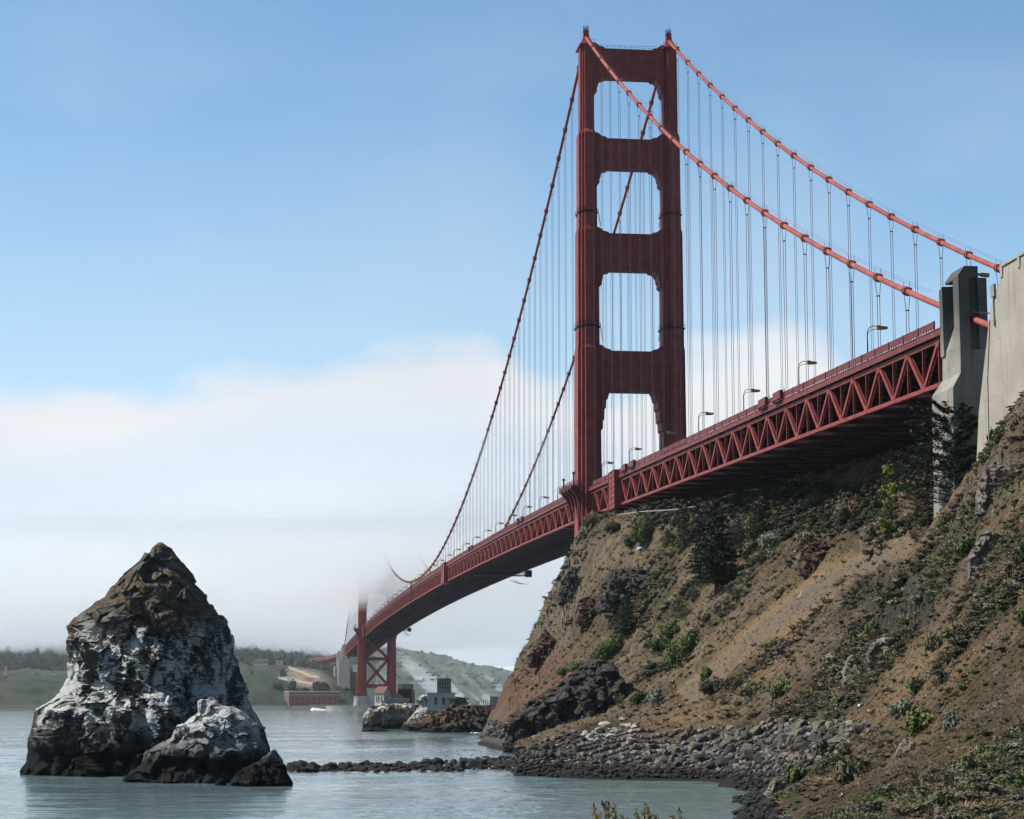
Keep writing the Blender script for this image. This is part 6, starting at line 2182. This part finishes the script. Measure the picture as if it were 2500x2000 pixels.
# ------------------------------------------------------------------ trees
def conifer(p, H, Wd, label, seed, m, sweep=0.0, layered=False, dens=1.0, cat='tree', name='conifer_tree', bare=.12, group=None):
    """trunk, whorled limbs and needle sprays; p = foot, H height, Wd crown half-width"""
    g = np.random.default_rng(seed)
    t_ = thing(name, tuple(p), label, cat, group)
    up = np.array((0, 0, 1.0))
    lean = np.array((g.uniform(-.03, .03), g.uniform(-.03, .03), 0))
    mb = MB()
    tp = [p + up * H * f + lean * H * f + g.normal(size=3) * .004 * H * (f > 0) for f in np.linspace(-.03, 1, 9)]
    mb.tube(tp, [max(.022 * H * (1 - f) ** .9, .02) for f in np.linspace(0, 1, 9)], 7)
    C, Nn, S = [], [], []
    nb = int((46 if layered else 64) * dens)
    for k in range(nb):
        f = bare + (1 - bare) * ((k + g.uniform(0, .9)) / nb)
        if layered:
            f = (math.floor(f * 11) + .5 + g.uniform(-.14, .14)) / 11.4
            prof = np.interp(f, [0, .12, .3, .5, .7, .86, 1], [.9, 1.0, .92, .75, .70, .55, .10])
        else:
            prof = np.interp(f, [0, .15, .3, .6, .85, 1], [.65, .95, 1.0, .68, .30, .04])
        ln = Wd * prof * g.uniform(.62, 1.12)
        a = k * 2.4 + g.uniform(-.5, .5)
        dirn = np.array((math.cos(a), math.sin(a), 0))
        if sweep: dirn = dirn + _r * (-sweep); ln *= .75 + .45 * max(-(dirn @ _r), 0)
        dirn /= np.linalg.norm(dirn)
        rise = np.interp(f, [0, .5, 1], [.05, .22, .75]) + g.uniform(-.1, .12)
        p0 = p + up * H * f + lean * H * f
        pts = [p0 + dirn * ln * t + up * ln * (rise * t + (.10 if layered else -.12) * t * t) for t in np.linspace(0, 1, 6)]
        mb.tube(pts, [max(.008 * H * (1 - f * .6) * (1 - t), .012) for t in np.linspace(0, 1, 6)], 5, False)
        ns = int(np.clip(ln * (22 if layered else 24) * dens, 14, 150))
        side = np.cross(dirn, up)
        t = g.uniform(.22 if not layered else .38, 1.04, ns)
        pa = np.array(pts); tt = np.linspace(0, 1, 6)
        q = np.stack([np.interp(t, tt, pa[:, i]) for i in range(3)], -1)
        w = (.26 * ln * (1.15 - t) + .12)[:, None]
        q = q + side * g.normal(size=(ns, 1)) * w * .8 + up * g.normal(size=(ns, 1)) * (.05 if layered else .16) * w * 2 + dirn * g.normal(size=(ns, 1)) * .15
        C.append(q); Nn.append(up * .9 + g.normal(size=(ns, 3)) * (.35 if layered else .6)); S.append(g.uniform(.5, 1.25, ns))
    mb.build('trunk', M['bark'], t_, True)
    C, Nn, S = np.concatenate(C), np.concatenate(Nn), np.concatenate(S); base = .030 * H if H < 14 else .026 * H
    me = leaf_mesh('crown', C, Nn, S * base, m, .30, g)
    link('crown', me, t_)
    return t_


def tree_px(x, ybase, ytop, wpx, label, seed, m, **kw):
    p = hill_at(x, ybase)
    if p is None: return
    D = math.hypot(p[0] - CAM[0], p[1] - CAM[1])
    H = (ybase - ytop) / FPX * D
    return conifer(p, H, wpx / FPX * D / 2 * 1.2, label, seed, m, **kw)


tree_px(1745, 1452, 1244, 108, 'tallest dark conifer in the gully below the bridge', 41, M['conifer'], dens=1.5)
tree_px(1708, 1420, 1262, 70, 'dark conifer leaning into the left side of the tallest one', 42, M['conifer'], dens=1.2)
tree_px(1667, 1356, 1264, 44, 'small open conifer left of the tallest dark one', 43, M['conifer'], dens=.8)
tree_px(1809, 1356, 1276, 66, 'wind-swept conifer right of the tallest one', 44, M['conifer'], sweep=.8)
tree_px(1857, 1350, 1262, 64, 'wind-swept conifer at the edge of the bridge shadow', 45, M['conifer'], sweep=.8)
tree_px(1852, 1382, 1340, 26, 'little dark conifer below the wind-swept pair', 46, M['conifer'])
tree_px(1527, 1552, 1462, 78, 'squat black-green conifer on the face of the spur', 47, M['conifer'], dens=1.3, bare=.02)
tree_px(1657, 1516, 1466, 62, 'squat dark conifer beside the green gully shrubs', 48, M['conifer'], bare=.02)
tree_px(1690, 1475, 1440, 30, 'small dark conifer at the foot of the tallest one', 49, M['conifer'], bare=.02)
pc_ = P(2335, 1262, 306); pc_[2] = ground_z(pc_[0], pc_[1])
conifer(pc_, P(2338, 1008, 306)[2] - pc_[2], 8.3, 'broad dark cypress with layered branches in front of the pylon', 51, M['conifer'], sweep=.35, layered=True, dens=1.8, name='cypress_tree', bare=.04)
pc_ = P(2266, 1262, 318); pc_[2] = ground_z(pc_[0], pc_[1])
conifer(pc_, P(2266, 1128, 318)[2] - pc_[2], 3.3, 'lower olive cypress between the broad one and the yellow-green pine', 52, M['scrub_dark'], sweep=.1, layered=True, dens=1.2, name='cypress_tree', bare=.05)


def pine(x, ybase, ytop, wpx, label, seed, m):
    p = P(x, ybase, 342); p[2] = ground_z(p[0], p[1])
    D = math.hypot(p[0] - CAM[0], p[1] - CAM[1])
    H = (ybase - ytop) / FPX * D; Wd = wpx / FPX * D / 2
    g = np.random.default_rng(seed)
    t_ = thing('pine_tree', tuple(p), label, 'tree')
    mb = MB()
    up = np.array((0, 0, 1.0))
    tp = [p + up * H * f + _r * .25 * math.sin(f * 4) for f in np.linspace(-.02, .96, 8)]
    mb.tube(tp, [max(.02 * H * (1 - f), .03) for f in np.linspace(0, 1, 8)], 7)
    C, Nn = [], []
    for k in range(34):
        f = g.uniform(.08, .98)
        a = g.uniform(0, 6.28)
        rad = Wd * np.interp(f, [0, .2, .5, .8, 1], [.5, .95, .85, .7, .25]) * g.uniform(.2, .9)
        c = p + up * H * f + np.array((math.cos(a), math.sin(a), 0)) * rad
        mb.tube([p + up * H * max(f - .08, 0), c], [.07, .02], 5, False)
        cr = Wd * g.uniform(.22, .42)
        d = g.normal(size=(190, 3)); d /= np.linalg.norm(d, axis=1)[:, None]
        C.append(c + d * cr * g.uniform(.3, 1.1, (190, 1)) * (1, 1, .8)); Nn.append(d + g.normal(size=d.shape) * .5 + (0, 0, .3))
    mb.build('trunk', M['bark'], t_, True)
    link('crown', leaf_mesh('crown', np.concatenate(C), np.concatenate(Nn), g.uniform(.12, .26, 34 * 190), m, .5, g), t_)


pine(2172, 1214, 1040, 62, 'bright yellow-green pine left of the broad cypress', 61, M['pine_leaf'])


# ------------------------------------------------------------------ far trees
def build_far_trees():
    g = np.random.default_rng(21)
    kinds = [bush_mesh(700 + k, M['far_tree'], 260, 9, .17, 1.0) for k in range(4)]
    pxs, Ds, Z = FAR['bluff']
    pos, sc = [], []
    xs_, is_ = g.uniform(-60, 850, 5200), g.integers(10, len(Ds) - 2, 5200)
    ff = fbm(xs_ / 40, Ds[is_] / 120, 0 * xs_ + 3.0, 3)
    for x, i, f_ in zip(xs_, is_, ff):
        D = Ds[i]
        j = int(np.clip(np.searchsorted(pxs, x), 0, len(pxs) - 1))
        z = Z[i, j]
        if z < 6: continue
        dens = .08 + .9 * sstep(2440, 2620, D) * (.35 + .65 * (x < 200 or x > 560)) + .5 * (D < 2330) * (f_ > .1)
        if x < 170: dens = max(dens, .6 * sstep(2400, 2440, D)) * (D > 2370)
        if g.random() > dens: continue
        if 620 < x < 830 and D < 2480: continue
        p = P(x, 1700, D)
        s = g.uniform(2.5, 6.5) * (1.5 if D > 2450 else .8)
        pos.append((p[0], p[1], z - 1)); sc.append((s, s, s * g.uniform(1.0, 1.9)))
    pxs, Ds, Z = FAR['scar']
    xs_, is_ = g.uniform(880, 1240, 900), g.integers(60, len(Ds) - 25, 900)
    ff = fbm(xs_ / 30, Ds[is_] / 150, 0 * xs_ + 7.0, 3)
    for x, i, f_ in zip(xs_, is_, ff):
        D = Ds[i]; j = int(np.clip(np.searchsorted(pxs, x), 0, len(pxs) - 1))
        if f_ < .05: continue
        p = P(x, 1700, D); s = g.uniform(2, 5)
        pos.append((p[0], p[1], Z[i, j] - 1)); sc.append((s, s, s * g.uniform(.8, 1.4)))
    n = len(pos); rt = np.zeros((n, 3)); rt[:, 2] = g.uniform(0, 6.28, n)
    scatter('far_woodland', kinds, pos, sc, rt, g.integers(0, 4, n))
    # the few trees one can tell apart on the bluff
    pxs, Ds, Z = FAR['bluff']
    for x, y, w, h, lab in ((689, 1652, 20, 20, 'round dark tree alone on the bluff above the far road'), (680, 1683, 28, 22, 'dark round tree left of the fort roofline'), (716, 1688, 34, 24, 'dark spreading tree behind the left half of the fort'),
                            (784, 1688, 46, 28, 'largest dark tree, behind the right half of the fort'), (745, 1690, 26, 12, 'low dark hedge tree between the two behind the fort')):
        j = int(np.clip(np.searchsorted(pxs, x), 0, len(pxs) - 1))
        # first row whose picture height reaches y
        ii = next((i for i in range(len(Ds)) if to_px(*P(x, 1700, Ds[i])[:2], Z[i, j])[1] <= y), 40)
        D = Ds[ii]; p = P(x, 1700, D); p[2] = Z[ii, j]
        t_ = thing('round_tree', tuple(p), lab, 'tree')
        sw, sh = w / FPX * D / 2, h / FPX * D
        mb = MB(); mb.tube([p - (0, 0, 1), p + (0, 0, sh * .5)], [.5, .3], 6); mb.build('trunk', M['bark'], t_)
        me = bush_mesh(int(x), M['far_tree'], 900, 12, .12, 1.0, 'crown')
        o = bpy.data.objects.new('crown', me); col.objects.link(o); o.parent = t_
        o.location = (0, 0, 0); o.scale = (sw, sw, sh)
build_far_trees()


# ================================================================== SMALL THINGS
def log(x0, y0, x1, y1, rad, label, seed):
    a, b = hill_at(x0, y0), hill_at(x1, y1)
    if a is None or b is None: return
    ln = (abs(x1 - x0) + 4) / FPX * math.hypot(a[0] - CAM[0], a[1] - CAM[1])
    d = b - a; d /= np.linalg.norm(d) + 1e-6
    side = _r * (1 if x1 > x0 else -1)
    d = side * .9 + np.array((0, 0, (y0 - y1) / max(abs(x1 - x0), 1) * .9)); d /= np.linalg.norm(d)
    a = a + np.array((0, 0, rad * 1.6))
    g = np.random.default_rng(seed)
    pts = [a + d * ln * t + g.normal(size=3) * .04 for t in np.linspace(0, 1, 6)]
    mb = MB(); mb.tube(pts, [rad, rad * .95, rad * .9, rad * .85, rad * .7, rad * .5], 8)
    mb.tube([pts[3], pts[3] + np.array((0, 0, .5)) + d * .3], [rad * .4, .03], 6)
    tag(mb.build('driftwood_log', M['white_wood'], None, True), label, 'log')


log(1878, 1738, 1900, 1748, .22, 'bleached log at the foot of the near slope above the beach', 1)
log(2088, 1738, 2108, 1746, .20, 'bleached log, thick one of the driftwood pair on the near slope', 2)
log(2106, 1744, 2130, 1738, .12, 'bleached branch crossing the thick driftwood log', 3)
log(2038, 1950, 2058, 1958, .14, 'bleached log low on the near slope above the cove', 4)
log(1945, 1470, 1958, 1446, .10, 'pale dead branch standing beside the upper tan path', 5)


def build_cone():
    p = hill_at(2292, 1664)
    t_ = thing('traffic_cone', tuple(p), 'small orange cone lying on the near slope', 'traffic cone')
    d = _r * .95 + np.array((0, 0, .2)); d /= np.linalg.norm(d)
    q = p + np.array((0, 0, .28))
    mb = MB(); mb.tube([q - d * .75, q], [.04, .22], 12); mb.build('body', M['cone'], t_)
    mb = MB(); mb.tube([q - d * .42, q - d * .25], [.135, .185], 12); mb.build('stripe', M['slab'], t_)
    mb = MB(); mb.tube([q, q + d * .06], [.34, .34], 4); mb.build('base', M['cone'], t_)
build_cone()


def build_tarp():
    p = hill_at(1563, 1353)
    xs = np.linspace(-1, 1, 16); ys = np.linspace(-1, 1, 10)
    A, B = np.meshgrid(xs, ys)
    Xp = p[0] + _r[0] * A * 1.1 + B * .5; Yp = p[1] + _r[1] * A * 1.1 + B * .8
    Zp = p[2] + .35 + .30 * A + .45 * B + .18 * pn(A * 2, B * 2, 0 * A)
    me = np_mesh('tarpaulin', np.stack([Xp, Yp, Zp], -1).reshape(-1, 3), grid_faces(10, 16), M['tarp'])
    o = link('tarpaulin', me); so = o.modifiers.new('thick', 'SOLIDIFY'); so.thickness = .04
    tag(o, 'small pale blue tarpaulin lying on the spur below the deck', 'tarpaulin')
build_tarp()


def build_barrier():
    pts = []
    for x, y in ((1508, 1259), (1560, 1256), (1648, 1247), (1720, 1238), (1780, 1224), (1840, 1209), (1887, 1199)):
        p = hill_at(x, y + 6)
        if p is None: continue
        pts.append(p + np.array((0, 0, .9)))
    t_ = thing('road_barrier', tuple(pts[0]), 'pale guard rail along the road under the bridge deck', 'guard rail')
    mb = MB()
    for a, b in zip(pts[:-1], pts[1:]): mb.bar(a, b, .12, .3)
    mb.build('rail', M['barrier'], t_)
    for a, b in zip(pts[:-1], pts[1:]):
        for f in (0, .33, .66):
            q = a + (b - a) * f
            MB().bar(q - (0, 0, 1.6), q + (0, 0, .3), .16).build('post', M['barrier'], t_)
build_barrier()


def build_foam():
    g = np.random.default_rng(3)
    V, F = ico(2)
    mb = MB()
    for _ in range(60):
        t = g.random()
        p = P(762 + 36 * t, 1730 + 4 * g.random(), 2055); h = (2.6 * (1 - t) + .5) * g.uniform(.5, 1)
        w = g.uniform(1.0, 2.4)
        mb.add([np.array((p[0], p[1], 0)) + v * (w, w, h) for v in V], F.tolist())
    o = mb.build('breaking_wave', M['foam'], None, True); o['kind'] = 'stuff'
    mb = MB()
    for _ in range(26):
        x = g.uniform(1142, 1180) if g.random() < .7 else g.uniform(1215, 1240)
        p = PZ(x, 1786 + g.uniform(-2, 4) + (x > 1200) * 10, 0); w = g.uniform(.3, 1.0)
        mb.add([np.array((p[0], p[1], 0)) + v * (w * .9, w * .5, w * .16) for v in V], F.tolist())
    o = mb.build('shore_foam', M['foam'], None, True); o['kind'] = 'stuff'
build_foam()


def build_plant():
    """feathery seed heads in front of the lens, rooted on the bank"""
    g = np.random.default_rng(33)
    D = 13.0
    base = P(1545, 2380, D); base[2] = 9.0
    t_ = thing('feathery_plant', tuple(base), 'golden feathery plant tips poking up from the bottom edge', 'plant')
    tips = [(1448, 1966), (1470, 1958), (1482, 1962), (1497, 1962), (1516, 1990), (1552, 1978), (1572, 1972), (1578, 1968), (1655, 1975), (1640, 1990), (1462, 1985), (1530, 1996), (1600, 1992)]
    for k, (x, y) in enumerate(tips):
        tip = P(x, y, D + g.uniform(-.5, .5)); root = base + np.array((g.normal() * .10, g.normal() * .1, 0)) + _r * (x - 1545) / FPX * D * .75
        pts = [root + (tip - root) * t + _r * .04 * math.sin(t * 3) for t in np.linspace(0, 1, 7)]
        mb = MB(); mb.tube(pts, [.007, .006, .005, .004, .004, .003, .002], 5); mb.build('stem', M['plant'], t_)
        C, Nn = [], []
        for _ in range(140):
            t = g.uniform(.66, 1.0)
            q = root + (tip - root) * t + _r * .04 * math.sin(t * 3)
            C.append(q + g.normal(size=3) * .010 * (1.25 - t) * 3); Nn.append(g.normal(size=3))
        link('seed_head', leaf_mesh('seed_head', np.array(C), np.array(Nn), g.uniform(.012, .024, 140), M['plant'], .26, g), t_)
build_plant()
